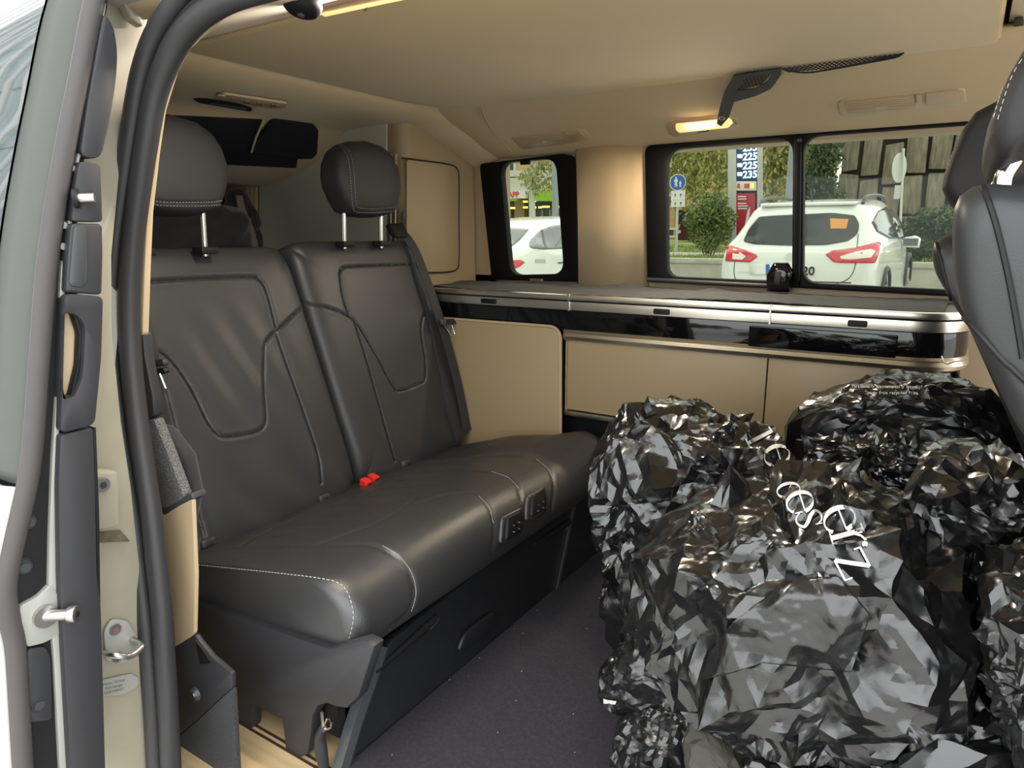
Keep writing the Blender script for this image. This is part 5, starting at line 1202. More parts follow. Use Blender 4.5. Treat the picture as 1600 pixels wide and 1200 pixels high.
# ================================================================ door opening: seal, pillar, trims (van's near side, behind the opening)
def SEAL(px, py, o=0.): return atp(px, py, (0, .58+o, 0), unit((0, 1, -.075)))
def opening():
    s = T('door_seal', SEAL(240, 700), 'thick black rubber seal around the sliding door opening', 'seal')
    p2 = [(700, -70), (520, -45), (425, -22), (360, -2), (315, 25), (282, 60), (258, 105), (242, 150), (231, 205), (218, 290), (208, 370), (203, 440), (202, 510), (206, 580), (215, 660), (226, 735), (237, 810), (246, 890), (253, 960), (258, 1040), (263, 1120), (268, 1230)]
    p1 = [(640, -110), (470, -85), (360, -58), (300, -25), (262, 20), (238, 60), (222, 105), (212, 150), (204, 200), (191, 290), (180, 370), (174, 440), (173, 510), (177, 580), (186, 660), (197, 735), (208, 810), (217, 890), (225, 960), (232, 1040), (238, 1120), (244, 1230)]
    tube('seal_bulb', smoothpath([SEAL(*p2[0], .012)+A3(d_, 0, 0) for d_ in (1.7, .9, .4)]+[SEAL(*p, .012) for p in p2], 5), .0185, MT['rubber'], s, 14)
    tube('seal_lip', smoothpath([SEAL(*p1[0], -.004)+A3(d_, 0, 0) for d_ in (1.7, .9, .4)]+[SEAL(*p, -.004) for p in p1], 5), .0150, MT['rubber'], s, 12)
    tube('seal_groove', smoothpath([(SEAL(*a, .006)+SEAL(*b_, .006))/2 for a, b_ in zip(p1, p2)], 5), .008, MT['black'], s, 8)
    # painted pillar face behind the door edge
    pl = T('wall_pillar', (-1.2, .55, 0), 'cream painted door pillar carrying the latch striker', 'pillar', kind='structure')
    f = lambda px, py, x=-1.19: X(px, py, x)
    prism('pillar_skin', [f(120, -60), f(230, -60), f(235, 20), f(208, 110), f(192, 220), (f(175, 400)), f(176, 520), f(190, 660), f(205, 760), f(216, 860), f(226, 950), f(236, 1060), f(246, 1240), f(120, 1240)], (-.03, 0, 0), MT['paint'], pl, .003)
    # upper pillar return with highlight
    prism('pillar_edge', [f(178, -30, -1.165), f(200, -30, -1.165), f(222, 30, -1.165), f(224, 42, -1.165), f(205, 30, -1.165)], (-.02, 0, 0), MT['paint'], pl, .003)
    br = prism('bracket', fillet([f(149, 736, -1.155), f(186, 736, -1.155), f(187, 822, -1.155), f(150, 830, -1.155)], .008), (-.03, 0, 0), MT['paint'], pl, .004)
    c = f(158, 757, -1.153); cyl('bolt', c, c+A3(.006, 0, 0), .012, MT['steel'], br, 16); cyl('bolt_socket', c+A3(.006, 0, 0), c+A3(.008, 0, 0), .006, MT['plastic'], br, 6)
    # shadow under the bracket, painted as a thin brown patch
    prism('recess', [f(152, 832, -1.186), f(188, 828, -1.186), f(203, 846, -1.186), f(152, 848, -1.186)], (-.002, 0, 0), MT['bracket_shade'], pl)
    # striker
    sp = prism('striker_plate', fillet([f(160, 985, -1.186), f(172, 966, -1.186), f(196, 968, -1.186), f(212, 992, -1.186), f(208, 1020, -1.186), f(192, 1036, -1.186), f(164, 1032, -1.186)], .008), (.006, 0, 0), MT['paint_grey'], pl, .002)
    a, b_ = f(164, 1020, -1.178), f(207, 1000, -1.178)
    tube('striker_loop', smoothpath([a, a+A3(.03, 0, .006), (a+b_)/2+A3(.036, 0, -.006), b_+A3(.03, 0, -.002), b_], 5), .0055, MT['steel'], sp, 10)
    for q, r in (((179, 983), .010), ((182, 1026), .009)):
        c = f(*q, -1.180); cyl('screw', c, c+A3(.004, 0, 0), r, MT['steel'], sp, 16); cyl('screw_socket', c+A3(.004, 0, 0), c+A3(.006, 0, 0), r*.45, MT['rust'] if r > .0095 else MT['black'], sp, 6)
    # type sticker with faint print
    st = prism('sticker', fillet([f(150, 1064, -1.186), f(205, 1052, -1.186), f(217, 1060, -1.186), f(213, 1074, -1.186), f(190, 1086, -1.186), f(150, 1088, -1.186)], .006), (.001, 0, 0), MT['paint_grey'], pl)
    for k in range(3):
        q = f(178, 1066+7*k, -1.1845); U = unit(f(205, 1058+7*k, -1.1845)-f(165, 1068+7*k, -1.1845))
        text_at('sticker_text', ['Mont. Group', 'Fahrzeuge', 'GERMANY'][k], q, U, (0, 0, 1), .0075, MT['satin'], st)
    # inner trims beside the bench
    t1 = prism('trim_1', [SEAL(*p, .035) for p in [(258, 108), (300, 50), (345, 12), (392, -12), (402, -12), (356, 14), (314, 50), (286, 76), (268, 112), (250, 170), (240, 240), (230, 330), (226, 420), (223, 520), (221, 524), (213, 522), (214, 420), (218, 330), (228, 240), (240, 160)]], (0, .012, 0), MT['cream'], None, .003)
    tag(t1, 'narrow cream trim edge beside the door seal', 'trim', kind='structure')
    g = lambda px, py, y=.70: Y(px, py, y)
    tr = T('trim_2', (-1.3, .72, .2), 'interior side trim beside the bench with weave and cream panels', 'trim', kind='structure')
    prism('upper_cover', [g(200, 505), g(222, 522), g(226, 560), g(238, 620), g(240, 650), g(228, 657), g(205, 600)], (0, .02, 0), MT['plastic'], tr, .004)
    prism('weave_panel', fillet([g(214, 640), g(228, 655), g(240, 655), g(262, 710), g(286, 775), g(284, 784), g(256, 796), g(225, 770), g(215, 700)], .006), (0, .02, 0), MT['mesh_weave'], tr, .004)
    puff('side_bolster', [(-.055, -.10), (.03, -.10), (.055, -.02), (.045, .06), (.0, .105), (-.055, .10)], g(272, 745, .745), unit((.9, .3, -.2)), (0, 0, 1), unit((.3, -.95, 0)), .02, .03, MT['fabric_black'], tr, .6, .6, 4)
    prism('grey_cap', [g(254, 794), g(298, 770), g(301, 780), g(257, 808)], (0, .03, 0), MT['satin'], tr, .003)
    prism('cream_panel', fillet([g(250, 806), g(300, 780), g(305, 900), g(303, 990), g(300, 994), g(274, 1010), g(250, 1010)], .006), (0, .008, 0), MT['cream'], tr, .004)
    lo = prism('lower_cover', [g(250, 1015), g(272, 1009), g(304, 992), g(312, 1004), g(330, 1026), g(358, 1050), g(361, 1052), g(362, 1076), g(340, 1096), g(312, 1122), g(279, 1150), g(255, 1160)], (0, .012, 0), MT['plastic'], tr, .004)
    prism('cover_pocket', [g(305, 1000, .698), g(314, 1012, .698), g(330, 1036, .698), g(312, 1038, .698)], (0, .004, 0), MT['black'], lo)
    c = g(306, 1084, .70); cyl('bolt_cup', c, c+A3(0, -.008, 0), .016, MT['satin'], lo, 20, .013); cyl('bolt', c+A3(0, -.008, 0), c+A3(0, -.010, 0), .009, MT['chrome'], lo, 12)
    prism('felt_panel', [g(250, 1160), g(279, 1150), g(312, 1122), g(340, 1096), g(362, 1076), g(364, 1092), g(372, 1240), g(250, 1300)], (0, .012, 0), MT['carpet_grey'], tr, .004)
opening()

# ================================================================ the open sliding door (slid back along the outside of the van)
def sliding_door():
    d = T('door_1', (-1.2, .45, 0), 'open sliding door with grey window strip and black inner edge', 'door', kind='structure')
    XE = -1.10; f = lambda px, py, x=XE: X(px, py, x)
    bead = [(222, -260), (184, -120), (148, 0), (122, 130), (105, 215), (85, 330), (72, 430), (62, 560), (52, 690), (42, 760), (22, 850), (10, 915), (14, 965), (24, 1010), (30, 1100), (38, 1240)]
    E3 = [f(*p) for p in bead]
    tube('edge_bead', smoothpath(E3, 5), .0135, MT['bead'], d, 12)
    # outside faces run straight back from that edge
    # grey strip, glass behind it, white skin below the belt
    top = smoothpath(E3[:10], 4); low = smoothpath(E3[9:], 4)
    shift = lambda P, a, dy=0.: [p+A3(-a, dy, 0) for p in P]
    wst = []
    for i, p in enumerate(top): wst.append(p+A3(-.155, .0, 0))
    loft('window_strip', [shift(top, .006, -.004), shift(top, .08, -.008), wst], MT['grey_strip'], d, angle=50, thick=.012)
    loft('window_pane', [[p+A3(-.003, -.002, 0) for p in wst], [p+A3(-.85, -.004, 0) for p in wst]], MT['tower_glass_reflect'], d, angle=50)
    loft('door_skin', [shift(low, .006, -.006), shift(low, .03, -.016), shift(low, .2, -.02), shift(low, .97, -.02)], MT['white_paint'], d, angle=50, thick=.01)
    pb = [p+A3(-.004, .012, 0) for p in E3]
    loft('door_core', [[p+A3(-.01, .012, 0) for p in E3], [p+A3(-.95, .03, 0) for p in E3]], MT['plastic_dark'], d, angle=50)
    q = lambda name, pl, x, th, m, r=.004, bev=.002, par=d: prism(name, fillet([f(*p, x) for p in pl], r, 4), (-th, 0, 0), m, par, bev)
    # metal edge plate of the door
    q('edge_plate', [(150, -20), (170, -30), (168, 10), (150, 110), (135, 230), (118, 330), (104, 420), (98, 600), (88, 740), (84, 860), (92, 940), (98, 1010), (112, 1240), (32, 1240), (24, 1010), (12, 930), (24, 850), (44, 760), (55, 690), (66, 560), (75, 430), (88, 330), (108, 215), (124, 130)], XE-.006, .012, MT['plastic_dark'], .002)
    q('pale_strip', [(163, 5), (166, 5), (150, 110), (136, 215), (124, 250), (112, 350), (103, 420), (100, 500), (96, 600), (90, 720), (87, 830), (88, 930), (96, 1010), (112, 1240), (96, 1240), (84, 1020), (76, 930), (78, 830), (82, 720), (90, 600), (93, 480), (96, 420), (107, 350), (120, 250), (133, 200), (147, 100)], XE+.002, .012, MT['paint_grey'], .002)
    hb = q('hinge_plate', [(30, 948), (60, 932), (80, 912), (95, 935), (96, 990), (70, 1005), (42, 1012), (36, 985)], XE+.003, .012, MT['paint_grey'], .006)
    c = f(70, 962, XE+.004); cyl('pin_flange', c, c+A3(.006, 0, 0), .017, MT['steel'], hb, 20); a = unit((.75, .62, .0)); cyl('guide_pin', c, c+a*.035, .0085, MT['steel'], hb, 16); cyl('pin_head', c+a*.033, c+a*.045, .0125, MT['steel'], hb, 20, bevel=.002); cyl('pin_socket', c+a*.045, c+a*.0465, .005, MT['black'], hb, 6)
    for p in ((42, 815), (36, 885), (58, 1100)):
        c = f(*p, XE-.004); cyl('plug', c, c+A3(.006, 0, 0), .014, MT['plastic'], d, 20, .010); cyl('plug_centre', c+A3(.006, 0, 0), c+A3(.008, 0, 0), .007, MT['satin'], d, 14)
    q('recess_cover', [(42, 1014), (72, 1010), (80, 1030), (82, 1125), (46, 1130)], XE+.001, .008, MT['plastic'], .008)
    # inner trim seen edge-on
    XT = XE+.012
    q('trim_pad', [(163, 18), (178, 40), (185, 80), (182, 130), (172, 190), (158, 249), (125, 245), (137, 160), (158, 40)], XT, .03, MT['plastic'], .02, .006)
    q('trim_cover', [(124, 252), (157, 256), (160, 320), (161, 347), (112, 346), (118, 290)], XT+.002, .03, MT['plastic'], .006, .004)
    u = q('trim_upper_handle', [(111, 349), (161, 350), (162, 400), (160, 461), (103, 457), (106, 400)], XT+.004, .03, MT['plastic'], .006, .004)
    q('handle_scoop', [(116, 352), (136, 353), (137, 440), (130, 450), (108, 447)], XT+.007, .004, MT['satin'], .008, .002, u)
    # pull handle with its opening
    out = fillet([f(*p, XT+.006) for p in [(102, 459), (161, 463), (158, 560), (148, 663), (95, 677), (98, 600)]], .010, 6)
    inn = fillet([f(*p, XT+.006) for p in [(101, 488), (120, 490), (134, 508), (130, 590), (116, 622), (98, 624)]], [.006, .02, .025, .03, .03, .004], 6)
    ring('pull_handle', out, inn, (-.035, 0, 0), MT['plastic'], d, .004)
    q('handle_back', [(99, 485), (136, 485), (134, 628), (96, 628)], XT-.02, .01, MT['cream'], .004)
    q('handle_cup', [(114, 490), (122, 491), (134, 508), (130, 590), (116, 622), (110, 622), (122, 570), (124, 520)], XT-.004, .014, MT['plastic_dark'], .006)
    q('trim_lower', [(95, 680), (146, 668), (149, 760), (152, 900), (158, 950), (160, 1020), (166, 1240), (112, 1240), (100, 1020), (94, 900), (92, 760)], XT+.004, .03, MT['plastic'], .006, .004)
    q('trim_lower_edge', [(146, 668), (150, 668), (155, 800), (157, 948), (154, 950), (150, 800)], XT+.001, .03, MT['plastic_dark'], .001, .001)
    # buffer pin higher up
    c = f(116, 310, XT+.004); a = unit((.62, .75, .05)); cyl('buffer_base', c, c+a*.006, .014, MT['plastic_dark'], d, 16); cyl('buffer_pin', c+a*.005, c+a*.026, .007, MT['steel'], d, 14)
    for p in ((110, 262), (98, 352), (97, 385)): c = f(*p, XE+.0); cyl('rivet', c, c+A3(.004, 0, 0), .005, MT['steel'], d, 10)
MT['tower_glass_reflect'] = mat('door_window_glass', (.02, .025, .025), .02, spec=1.0, metal=0.0)
_b = MT['tower_glass_reflect'].node_tree.nodes['Principled BSDF']; _b.inputs['IOR'].default_value = 1.55
sliding_door()

# ================================================================ things in the load space behind the bench
def clutter():
    f = lambda px, py, x=-2.3: X(px, py, x)
    def heap(name, label, cat, pl, x, th, m, sub=5):
        P = [f(*p, x) for p in pl]; c = np.mean(P, 0); poly = [((p-c)[1], (p-c)[2]) for p in P]
        o = puff(name, poly, c, (0, 1, 0), (0, 0, 1), (1, 0, 0), th, th, m, None, .75, .75, sub)
        c_ = mesh_np(o); n = normals(o); o_ = c_+n*(.014*np.abs(np.sin(c_[:, 1]*23+4*np.sin(c_[:, 2]*9)))-.01*np.abs(np.sin(c_[:, 2]*31+c_[:, 1]*12)))[:, None]; set_np(o, o_)
        tag(o, label, cat); return o
    bz = -2.6
    df = heap('duffel_bag', 'dark duffel bag lying behind the headrests', 'bag', [(180, 330), (230, 318), (290, 312), (340, 322), (362, 345), (364, 480), (180, 500)], -2.25, .22, MT['fabric_black'])
    jk = heap('dark_jacket', 'dark jacket hanging behind the left headrest by the wardrobe rail', 'jacket', [(362, 300), (372, 296), (382, 302), (396, 330), (404, 370), (406, 480), (355, 480), (352, 330)], -2.42, .05, MT['fabric_black'])
    tb = heap('plastic_wrap', 'crumpled dark plastic wrap beside the jacket', 'bag', [(350, 330), (360, 322), (372, 330), (378, 372), (372, 470), (352, 470), (346, 360)], -2.30, .05, MT['bag_dark'])
    fl = prism('load_shelf', [A3(-2.83, .56, .60), A3(-1.95, .56, .60), A3(-1.95, 2.01, .60), A3(-2.83, 2.01, .60)], (0, 0, .02), MT['carpet_grey'], None, .004); tag(fl, 'grey felt load shelf behind the bench', 'shelf')
    bx = box('shelf_support', (-2.80, .60, 0), (-1.97, 2.0, .60), MT['plastic_dark'], fl)
    for q in (df, jk, tb): sit(q, .619)
    press(df, [tb, jk])
    sp = [h[0]+h[1]*.003 for h in cast_path(jk, [(373, 306), (378, 330), (388, 352), (397, 380), (399, 420)], 3, 1)]
    st_ = sweep('shoulder_strap', sp, flat(.03, .004), MT['straw'], None, up=(1, 0, 0)); tag(st_, 'pale brown shoulder strap over the dark jacket', 'strap')
clutter()
# ================================================================ plastic bags
def crumple(P, seed, scales):
    """creased, faceted film: upper/lower envelopes of randomly tilted little planes (sharp folds, flat facets)"""
    r = np.random.default_rng(seed); h = np.zeros(len(P)); lo, hi = P.min(0), P.max(0)
    w = P+.02*np.stack([np.sin(P[:, 1]*14+P[:, 2]*9+seed), np.sin(P[:, 2]*13+P[:, 0]*10), np.sin(P[:, 0]*15+P[:, 1]*8)], 1)
    for L, amp in scales:
        n = int(max(12, min(1600, np.prod((hi-lo+L)/L)*1.1))); S = lo-.5*L+r.random((n, 3))*(hi-lo+L)
        G = r.normal(size=(n, 3)); G /= np.linalg.norm(G, axis=1)[:, None]; G *= (.5+r.random(n))[:, None]*.8
        Q_, _ = np.linalg.qr(r.normal(size=(3, 3))); Mx = Q_ @ np.diag([1, .75, .42]) @ Q_.T; wA = w @ Mx.T; SA = S @ Mx.T; G = G @ np.linalg.inv(Mx)*.6
        out = np.empty(len(P))
        for k in range(0, len(P), 3000):
            d = wA[k:k+3000, None]-SA[None]; D = np.einsum('ijk,ijk->ij', d, d); i = np.argpartition(D, 4, axis=1)[:, :4]
            dd = np.take_along_axis(d, i[..., None], 1); q = np.sqrt(np.take_along_axis(D, i, 1))
            pl = np.einsum('ijk,ijk->ij', dd, G[i])
            up = (pl-.55*q).max(1); dn = (pl+.55*q).min(1)
            out[k:k+3000] = .5*(up+dn)
        h += amp/L*out
    return h
def film_folds(P, c, axis, n, amp, seed):
    r = np.random.default_rng(seed); d = P-c; a = np.arctan2(d @ axis[1], d @ axis[0]); ph = r.random()*6
    return amp*np.abs(np.sin(a*n+ph+1.2*np.sin(a*3+ph)))
BAGS = {}
def ico(k):
    bm = bmesh.new(); bmesh.ops.create_icosphere(bm, subdivisions=k, radius=1); d = np.array([v.co[:] for v in bm.verts]); f = np.array([[v.index for v in q.verts] for q in bm.faces]); bm.free(); return d, f
def split(P, f):
    """every facet into four, edges kept straight so that facets stay flat"""
    e = np.sort(np.vstack([f[:, [0, 1]], f[:, [1, 2]], f[:, [2, 0]]]), 1); u, inv = np.unique(e, axis=0, return_inverse=True); inv = inv.reshape(3, -1).T+len(P)
    m = P[u].mean(1); a, b_, c = f.T; x, y, z = inv.T
    return np.vstack([P, m]), np.vstack([np.stack(q, 1) for q in ((a, x, z), (x, b_, y), (z, y, c), (x, y, z))])
def vnorm(P, f):
    n = np.cross(P[f[:, 1]]-P[f[:, 0]], P[f[:, 2]]-P[f[:, 0]]); v = np.zeros_like(P)
    for k in range(3): np.add.at(v, f[:, k], n)
    return v/(np.linalg.norm(v, axis=1)[:, None]+1e-12)
def radial(poly):
    P = np.array(poly, float); P = P[np.argsort(np.arctan2(P[:, 1], P[:, 0]))]; tt = np.linspace(-math.pi, math.pi, 721); rr = np.zeros_like(tt); e1 = np.roll(P, -1, 0)-P
    for i, a in enumerate(tt):
        dx, dy = math.cos(a), math.sin(a); den = dx*e1[:, 1]-dy*e1[:, 0]; den = np.where(abs(den) < 1e-12, 1e-12, den)
        s = (P[:, 0]*e1[:, 1]-P[:, 1]*e1[:, 0])/den; u = (P[:, 0]*dy-P[:, 1]*dx)/den; m = (s > 0) & (u >= -1e-6) & (u <= 1+1e-6)
        rr[i] = s[m].max() if m.any() else (rr[i-1] if i else .2)
    return tt, rr
def bag(name, label, pl, y, tf, tb, seed, m='bag', sub=6, amp=1., floor=0.012, e=.78, ed=.7, folds=None, cat='bag', group='black plastic bags piled on the carpet', tilt=0., k0=3, fit=.95, fx=None):
    P0 = [Y(*p, y) for p in pl]; c = np.mean(np.array(P0), 0); tt, rr = radial([((p-c)[0]*(fx or fit), (p-c)[2]*fit) for p in P0]); r = np.random.default_rng(seed)
    d, f = ico(k0)
    Q, _ = np.linalg.qr(r.normal(size=(3, 3))); d = d @ (Q @ np.diag([1., 1.05, 1.25]) @ Q.T); d += r.normal(size=d.shape)*.045*3/k0; d /= np.linalg.norm(d, axis=1)[:, None]
    R_ = r.random()*6; s = np.sqrt(np.maximum(0, 1-d[:, 2]**2)); a = np.arctan2(d[:, 1], d[:, 0]); Rr = np.interp(a, tt, rr); ss = s**e; cc = np.sign(d[:, 2])*np.abs(d[:, 2])**ed
    w = c+(Rr*ss*np.cos(a))[:, None]*A3(1, 0, 0)+(Rr*ss*np.sin(a))[:, None]*A3(0, 0, 1)+np.where(cc > 0, cc*tf, cc*tb)[:, None]*A3(0, -1, 0)
    n = vnorm(w, f); n = np.where((((w-c)*n).sum(1) < 0)[:, None], -n, n)
    edge = np.median(np.linalg.norm(w[f[:, 0]]-w[f[:, 1]], axis=1)); lev = k0; aa = .17
    h = crumple(w, seed, [(.30, .05), (.13, .03)])*.6+r.normal(size=len(w))*edge*aa
    w = w+n*(amp*h)[:, None]
    while lev < sub:
        w, f = split(w, f); lev += 1; edge /= 2; n = vnorm(w, f); n = np.where((((w-c)*n).sum(1) < 0)[:, None], -n, n)
        k = [.24, .11, .035, .010][min(3, lev-k0-1)]
        # creases: only some of the new points move, the rest of each facet stays flat
        hh = r.normal(size=len(w))*edge*k*2*(r.random(len(w)) < .6)
        if folds and lev == sub: hh = hh+film_folds(w, c+A3(*folds[0]), (A3(1, 0, 0), A3(0, 0, 1)), folds[1], folds[2], seed)
        w = w+n*(amp*hh)[:, None]+r.normal(size=w.shape)*edge*.05
    if floor is not None: w[:, 2] = np.where(w[:, 2] < floor+.02, floor+.02*np.exp((np.minimum(w[:, 2], floor+.02)-floor-.02)/.02), w[:, 2])
    me = bpy.data.meshes.new(name); me.from_pydata(w.tolist(), [], f.tolist()); me.update()
    o = link(name, me, MT[m], None, True, 16); tag(o, label, cat, group); BAGS[seed] = o
    return o
def bags():
    K = bag('plastic_bag', 'black plastic bag at the back with white environmental print', [(1215, 672), (1228, 640), (1250, 622), (1310, 602), (1350, 588), (1400, 579), (1470, 584), (1550, 606), (1590, 640), (1640, 700), (1640, 800), (1500, 830), (1350, 800), (1240, 740)], 1.745, .14, .17, 11, 'bag_dark', 6, .42, None)
    M = bag('plastic_bag', 'low black plastic bag tucked between the printed bags', [(1248, 706), (1262, 682), (1295, 670), (1330, 676), (1420, 690), (1500, 700), (1560, 740), (1560, 900), (1400, 900), (1300, 860), (1265, 780)], 1.50, .08, .08, 12, 'bag', 6, 1., None)
    A = bag('plastic_bag', 'upright black bag printed with white letters beside the bench', [(958, 662), (964, 635), (980, 624), (1020, 626), (1070, 636), (1120, 655), (1170, 676), (1215, 700), (1265, 738), (1295, 800), (1285, 900), (1240, 980), (1180, 1040), (1100, 1050), (1040, 1030), (990, 980), (966, 910), (950, 820), (948, 760), (956, 710)], 1.42, .20, .24, 13, 'bag', 7, 1.0, .012, fx=.87)
    D = bag('plastic_bag', 'glossy black bag leaning under the front seat', [(1398, 740), (1412, 704), (1450, 690), (1510, 700), (1570, 720), (1620, 730), (1660, 800), (1670, 960), (1650, 1100), (1600, 1110), (1540, 980), (1470, 860)], 1.23, .14, .18, 14, 'bag', 6, 1.2, None)
    B = bag('plastic_bag', 'big bulging black bag in front of the pile', [(1012, 860), (1028, 790), (1050, 772), (1110, 766), (1200, 752), (1300, 746), (1380, 756), (1430, 780), (1480, 832), (1530, 890), (1568, 960), (1578, 1030), (1560, 1085), (1510, 1120), (1430, 1142), (1350, 1155), (1270, 1148), (1200, 1120), (1130, 1085), (1060, 1045), (1015, 985), (1003, 920)], 1.10, .24, .18, 15, 'bag', 7, 1.0, .012, fx=.92)
    E_ = bag('plastic_bag', 'small rounded black bag with a white tag on the carpet', [(938, 1052), (946, 1022), (968, 998), (1000, 975), (1050, 968), (1100, 1000), (1140, 1060), (1120, 1110), (1070, 1118), (1010, 1106), (960, 1088), (940, 1072)], 1.19, .10, .10, 16, 'bag_soft', 6, .5, None, fit=.9)
    F_ = bag('plastic_bag', 'draped matt black bag skirt hanging to the carpet', [(968, 1130), (985, 1098), (1040, 1085), (1100, 1090), (1130, 1150), (1140, 1300), (1050, 1330), (965, 1320), (960, 1200)], 1.12, .08, .10, 17, 'bag_soft', 6, .5, .012, folds=((0, 0, .25), 16, .012))
    G = bag('plastic_bag', 'flattened crinkled black bag at the bottom of the pile', [(1190, 1110), (1240, 1085), (1330, 1090), (1450, 1090), (1560, 1060), (1680, 1080), (1710, 1300), (1500, 1380), (1300, 1380), (1215, 1330), (1185, 1200)], 1.05, .20, .2, 18, 'bag', 6, 1.3, .012)
    H = bag('plastic_bag', 'narrow dark folded bag end against the bench base', [(954, 890), (970, 868), (1005, 872), (1020, 920), (1015, 985), (985, 992), (958, 978), (952, 930)], 1.60, .06, .08, 19, 'bag_dark', 5, .8, None, folds=((0, 0, .2), 9, .008))
    R_ = bag('plastic_bag', 'crinkled black bag at the right of the pile by the door sill', [(1540, 920), (1580, 880), (1640, 860), (1720, 900), (1760, 1050), (1720, 1200), (1600, 1200), (1548, 1120), (1535, 1010)], 1.00, .13, .10, 20, 'bag', 6, 1.2, None)
    Zp = bag('zip_bag', 'olive-black fabric bag with a zip under the plastic bags', [(1078, 1105), (1100, 1100), (1140, 1140), (1190, 1200), (1210, 1300), (1120, 1320), (1085, 1230), (1076, 1150)], .98, .07, .12, 21, 'olive', 5, .25, .012, cat='bag', group='fabric bags')
    # each bag reaches down to the carpet or to the bag below it, and gives way to its neighbours and to the seats
    for o_ in (K, M, A, F_, G, H, Zp): sit(o_, .0095)
    seat = [p for s_ in bpy.data.objects if s_.parent is None and s_.name.startswith('front_seat') for p in s_.children if p.type == 'MESH' and p.name.split('.')[0] in ('backrest', 'seat_cushion', 'seat_base')]
    done = []
    for o_ in (Zp, E_, B, A, F_, R_, D, G, M, K, H):
        press(o_, seat, away=1); press(o_, done); press(o_, seat, away=1); done.append(o_); o_.data.set_sharp_from_angle(angle=math.radians(16))
    q = [h[0]+h[1]*.003 for h in cast_path(Zp, [(1082, 1100), (1110, 1128), (1150, 1170), (1180, 1200), (1200, 1240)], 4, 1)]
    if len(q) > 3: tube('zip', q, .0045, MT['satin'], Zp, 6)
    # white tag on the small bag
    decal('white_tag', E_, [(943, 1090), (964, 1094), (963, 1100), (943, 1097)], MT['print'], E_, .003, 3)
    # loose film flaps
    def flap(name, pl, y, seed, par, amp=.012, m='bag_soft'):
        bm = bmesh.new(); bm.faces.new([bm.verts.new(A3(p[0], p[1], 0)) for p in pl]); bmesh.ops.triangulate(bm, faces=bm.faces)
        for L in (60, 30, 15, 8, 5):
            es = [e for e in bm.edges if e.calc_length() > L]; bmesh.ops.subdivide_edges(bm, edges=es, cuts=1); bmesh.ops.triangulate(bm, faces=bm.faces)
        W = []
        for v in bm.verts:
            h = cast(par, v.co.x, v.co.y); q = Y(v.co.x, v.co.y, y)
            W.append((h[0]+unit(CAM-h[0])*.014) if h is not None else None)
        # flap stays close to the bag; free corners keep the mean depth
        ys = [w[1] for w in W if w is not None]; my = min(ys) if ys else y
        W = np.array([w if w is not None else Y(v.co.x, v.co.y, np.mean(ys)-.01) for w, v in zip(W, bm.verts)])
        me = bpy.data.meshes.new(name); bm.to_mesh(me); bm.free(); me.vertices.foreach_set('co', W.ravel()); me.update()
        o = link(name, me, MT[m], par, True, 70); c = mesh_np(o); set_np(o, c+normals(o)*(amp*.5*crumple(c, seed, [(.12, .05), (.05, .02)]))[:, None]*1.0)
        md = o.modifiers.new('s', 'SOLIDIFY'); md.thickness = .0012; md.offset = 0; return o
    flap('film_flap', [(1145, 972), (1180, 945), (1240, 905), (1310, 900), (1360, 960), (1330, 1050), (1285, 1046), (1230, 1040), (1190, 1036), (1150, 1050), (1095, 1063), (1108, 1020)], .9, 31, B)
    # printing: separate letters laid on the film
    def letter(o, ch, px, py, h, rot, m='print', bold=.012, sx=1., glyph=None):
        v, f = glyph if glyph else textmesh(ch, 1.0, bold)
        a = math.radians(rot); k = h/.72
        bm = bmesh.new(); vs = [bm.verts.new((p[0]*sx, p[1], 0)) for p in v]
        for q in f:
            try: bm.faces.new([vs[i] for i in q])
            except ValueError: pass
        bmesh.ops.triangulate(bm, faces=bm.faces)
        for L in (.25, .12, .08):
            es = [e for e in bm.edges if e.calc_length() > L]
            if es: bmesh.ops.subdivide_edges(bm, edges=es, cuts=1); bmesh.ops.triangulate(bm, faces=bm.faces)
        bad = []
        for w in bm.verts:
            X_, Y_ = w.co.x*k, -w.co.y*k; hx, hy = px+X_*math.cos(a)-Y_*math.sin(a), py+X_*math.sin(a)+Y_*math.cos(a)
            hh = cast(o, hx, hy)
            if hh is None: bad.append(w); continue
            w.co = hh[0]+unit(CAM-hh[0])*.0035
        if bad: bmesh.ops.delete(bm, geom=bad, context='VERTS')
        if len(bm.verts) < 4: bm.free(); return
        me = bpy.data.meshes.new('printed_letter'); bm.to_mesh(me); bm.free(); link('printed_letter', me, MT[m], o, False, 0)
    # slender serif letters drawn as strokes of changing width
    def stroke(V, F, pts, w0, w1=None):
        P = np.array(pts, float); n = len(P); t = np.gradient(P, axis=0); t /= np.linalg.norm(t, axis=1)[:, None]; nn = np.stack([-t[:, 1], t[:, 0]], 1)
        W = np.array(w0) if hasattr(w0, '__len__') else np.linspace(w0, w1 if w1 is not None else w0, n)
        k = len(V); V += [tuple(q) for q in P+nn*W[:, None]/2]+[tuple(q) for q in P-nn*W[:, None]/2]; F += [(k+i, k+i+1, k+n+i+1, k+n+i) for i in range(n-1)]
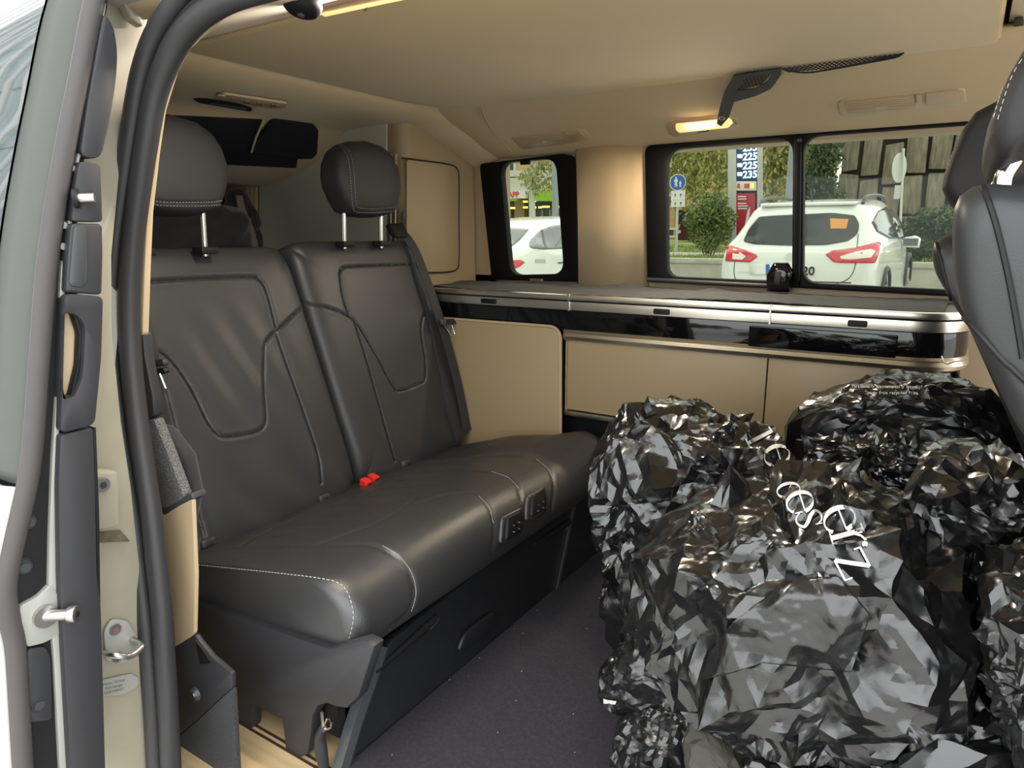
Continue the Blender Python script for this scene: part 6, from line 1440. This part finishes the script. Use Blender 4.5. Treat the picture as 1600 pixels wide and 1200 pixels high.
    def glyph(ch):
        V, F = [], []; el = lambda a0, a1, rx=.27, ry=.36, cx=0, cy=0, n=22: [(cx+rx*math.cos(math.radians(a)), cy+ry*math.sin(math.radians(a))) for a in np.linspace(a0, a1, n)]
        thick = lambda a0, a1, n=22, hi=.115, lo=.03: [lo+(hi-lo)*abs(math.cos(math.radians(a)))**1.5 for a in np.linspace(a0, a1, n)]
        if ch in 'ec':
            stroke(V, F, el(10 if ch == 'e' else 35, 318), thick(10 if ch == 'e' else 35, 318))
            if ch == 'e': stroke(V, F, [(-.24, .06), (0, .06), (.265, .06)], .035)
            else: stroke(V, F, [(.15, .24), (.21, .20), (.24, .15)], .09)
        if ch in 'ri':
            stroke(V, F, [(-.10, -.36), (-.10, 0), (-.10, .34)], .10); stroke(V, F, [(-.24, -.36), (-.1, -.36), (.05, -.36)], .035); stroke(V, F, [(-.24, .34), (-.15, .35), (-.05, .36)], .04)
            if ch == 'r': stroke(V, F, [(-.08, .12), (.0, .28), (.10, .35), (.18, .34)], .035, .06); stroke(V, F, el(0, 330, .035, .035, .18, .31, 10), .05)
        if ch == 's':
            stroke(V, F, smoothpath([A3(.20, .22), A3(.10, .34), A3(-.06, .35), A3(-.18, .22), A3(-.08, .07), A3(.08, -.04), A3(.20, -.18), A3(.10, -.33), A3(-.06, -.36), A3(-.22, -.22)], 4), [.035+.075*math.exp(-((q-18)/9)**2) for q in range(37)])
            stroke(V, F, [(.20, .15), (.20, .34)], .03); stroke(V, F, [(-.22, -.34), (-.22, -.14)], .03)
        if ch == 'z':
            stroke(V, F, [(-.26, .33), (0, .33), (.26, .33)], .05); stroke(V, F, [(.24, .33), (0, 0), (-.25, -.33)], .10); stroke(V, F, [(-.26, -.34), (0, -.34), (.28, -.34)], .05); stroke(V, F, [(-.25, .33), (-.27, .18)], .04); stroke(V, F, [(.27, -.34), (.30, -.16)], .04)
        return V, F
    for o, ch, px, py, h, rot, sx in [(A, 'i', 1190, 688, 42, 62, 1), (A, 'e', 1214, 712, 40, 72, 1), (A, 'r', 1226, 740, 36, 80, 1), (B, 'c', 1232, 766, 36, 78, .8), (B, 'e', 1250, 785, 42, 72, 1), (B, 's', 1264, 810, 40, 78, 1),
                                      (B, 'e', 1312, 812, 50, 68, 1), (B, 'r', 1326, 842, 52, 75, 1.1), (B, 'z', 1332, 880, 48, 62, 1.)]: letter(o, ch, px, py, h, rot, sx=sx, glyph=glyph(ch))
    # small environmental print on the rear bag
    for txt, x0, y0, w, rot in [('Particularly environmentally friendly!', 1388, 604, 110, 2), ('made from recycled film.', 1398, 614, 80, 3)]:
        n = len(txt)
        for i, ch in enumerate(txt):
            if ch != ' ': letter(K, ch, x0-w/2+w*i/n, y0+(i-n/2)*.03, 5.2, rot, bold=.0)
bags()

# ================================================================ what stands on the door side of the van (seen in glass and gloss only)
def doorside():
    # modern glass front with slanting white bars
    t = T('glass_building', (-26, -12, -.45), 'pale glass office front with slanting white bars, mirrored in the door window', 'building')
    y = -12.
    box('core', (-76, y-4, -.45), (-13, y-.3, 92), MT['facade_pale'], t)
    for i in range(14):
        for j in range(18):
            x = -76+i*4.5; z = -.1+j*5.1; box('glass_pane', (x+.07, y-.3, z), (x+4.43, y-.2, z+5.0), MT['tower_glass'], t)
    for i in range(16):
        x = -80+i*4.5
        for s_ in (-1, 1): tube('white_bar', smoothpath([A3(x-s_*2, y+.1, -.3), A3(x, y+.15, 8.), A3(x+s_*6, y+.1, 30), A3(x+s_*13, y+.1, 60), A3(x+s_*20, y+.1, 92)], 6), .15, MT['white'], t, 6)
    # planted bed that the kitchen's black band mirrors
    bs = [(-3.5+k*.75+random.uniform(-.3, .3), -7.+random.uniform(-.4, .4), random.uniform(-.2, .75), .6, .5, .4) for k in range(18)]
    h = tree('flowering_hedge', 'low green hedge with red flowers on the open-door side of the street', (3., -7., -.45), bs, 0, 0, 6000, .09, MT['leaf_b'])
    leaves('flowers', [(b_[0], b_[1]+.3, b_[2]+.1, .5, .4, .4) for b_ in bs[::3]], 200, .05, MT['flower'], h)
doorside()
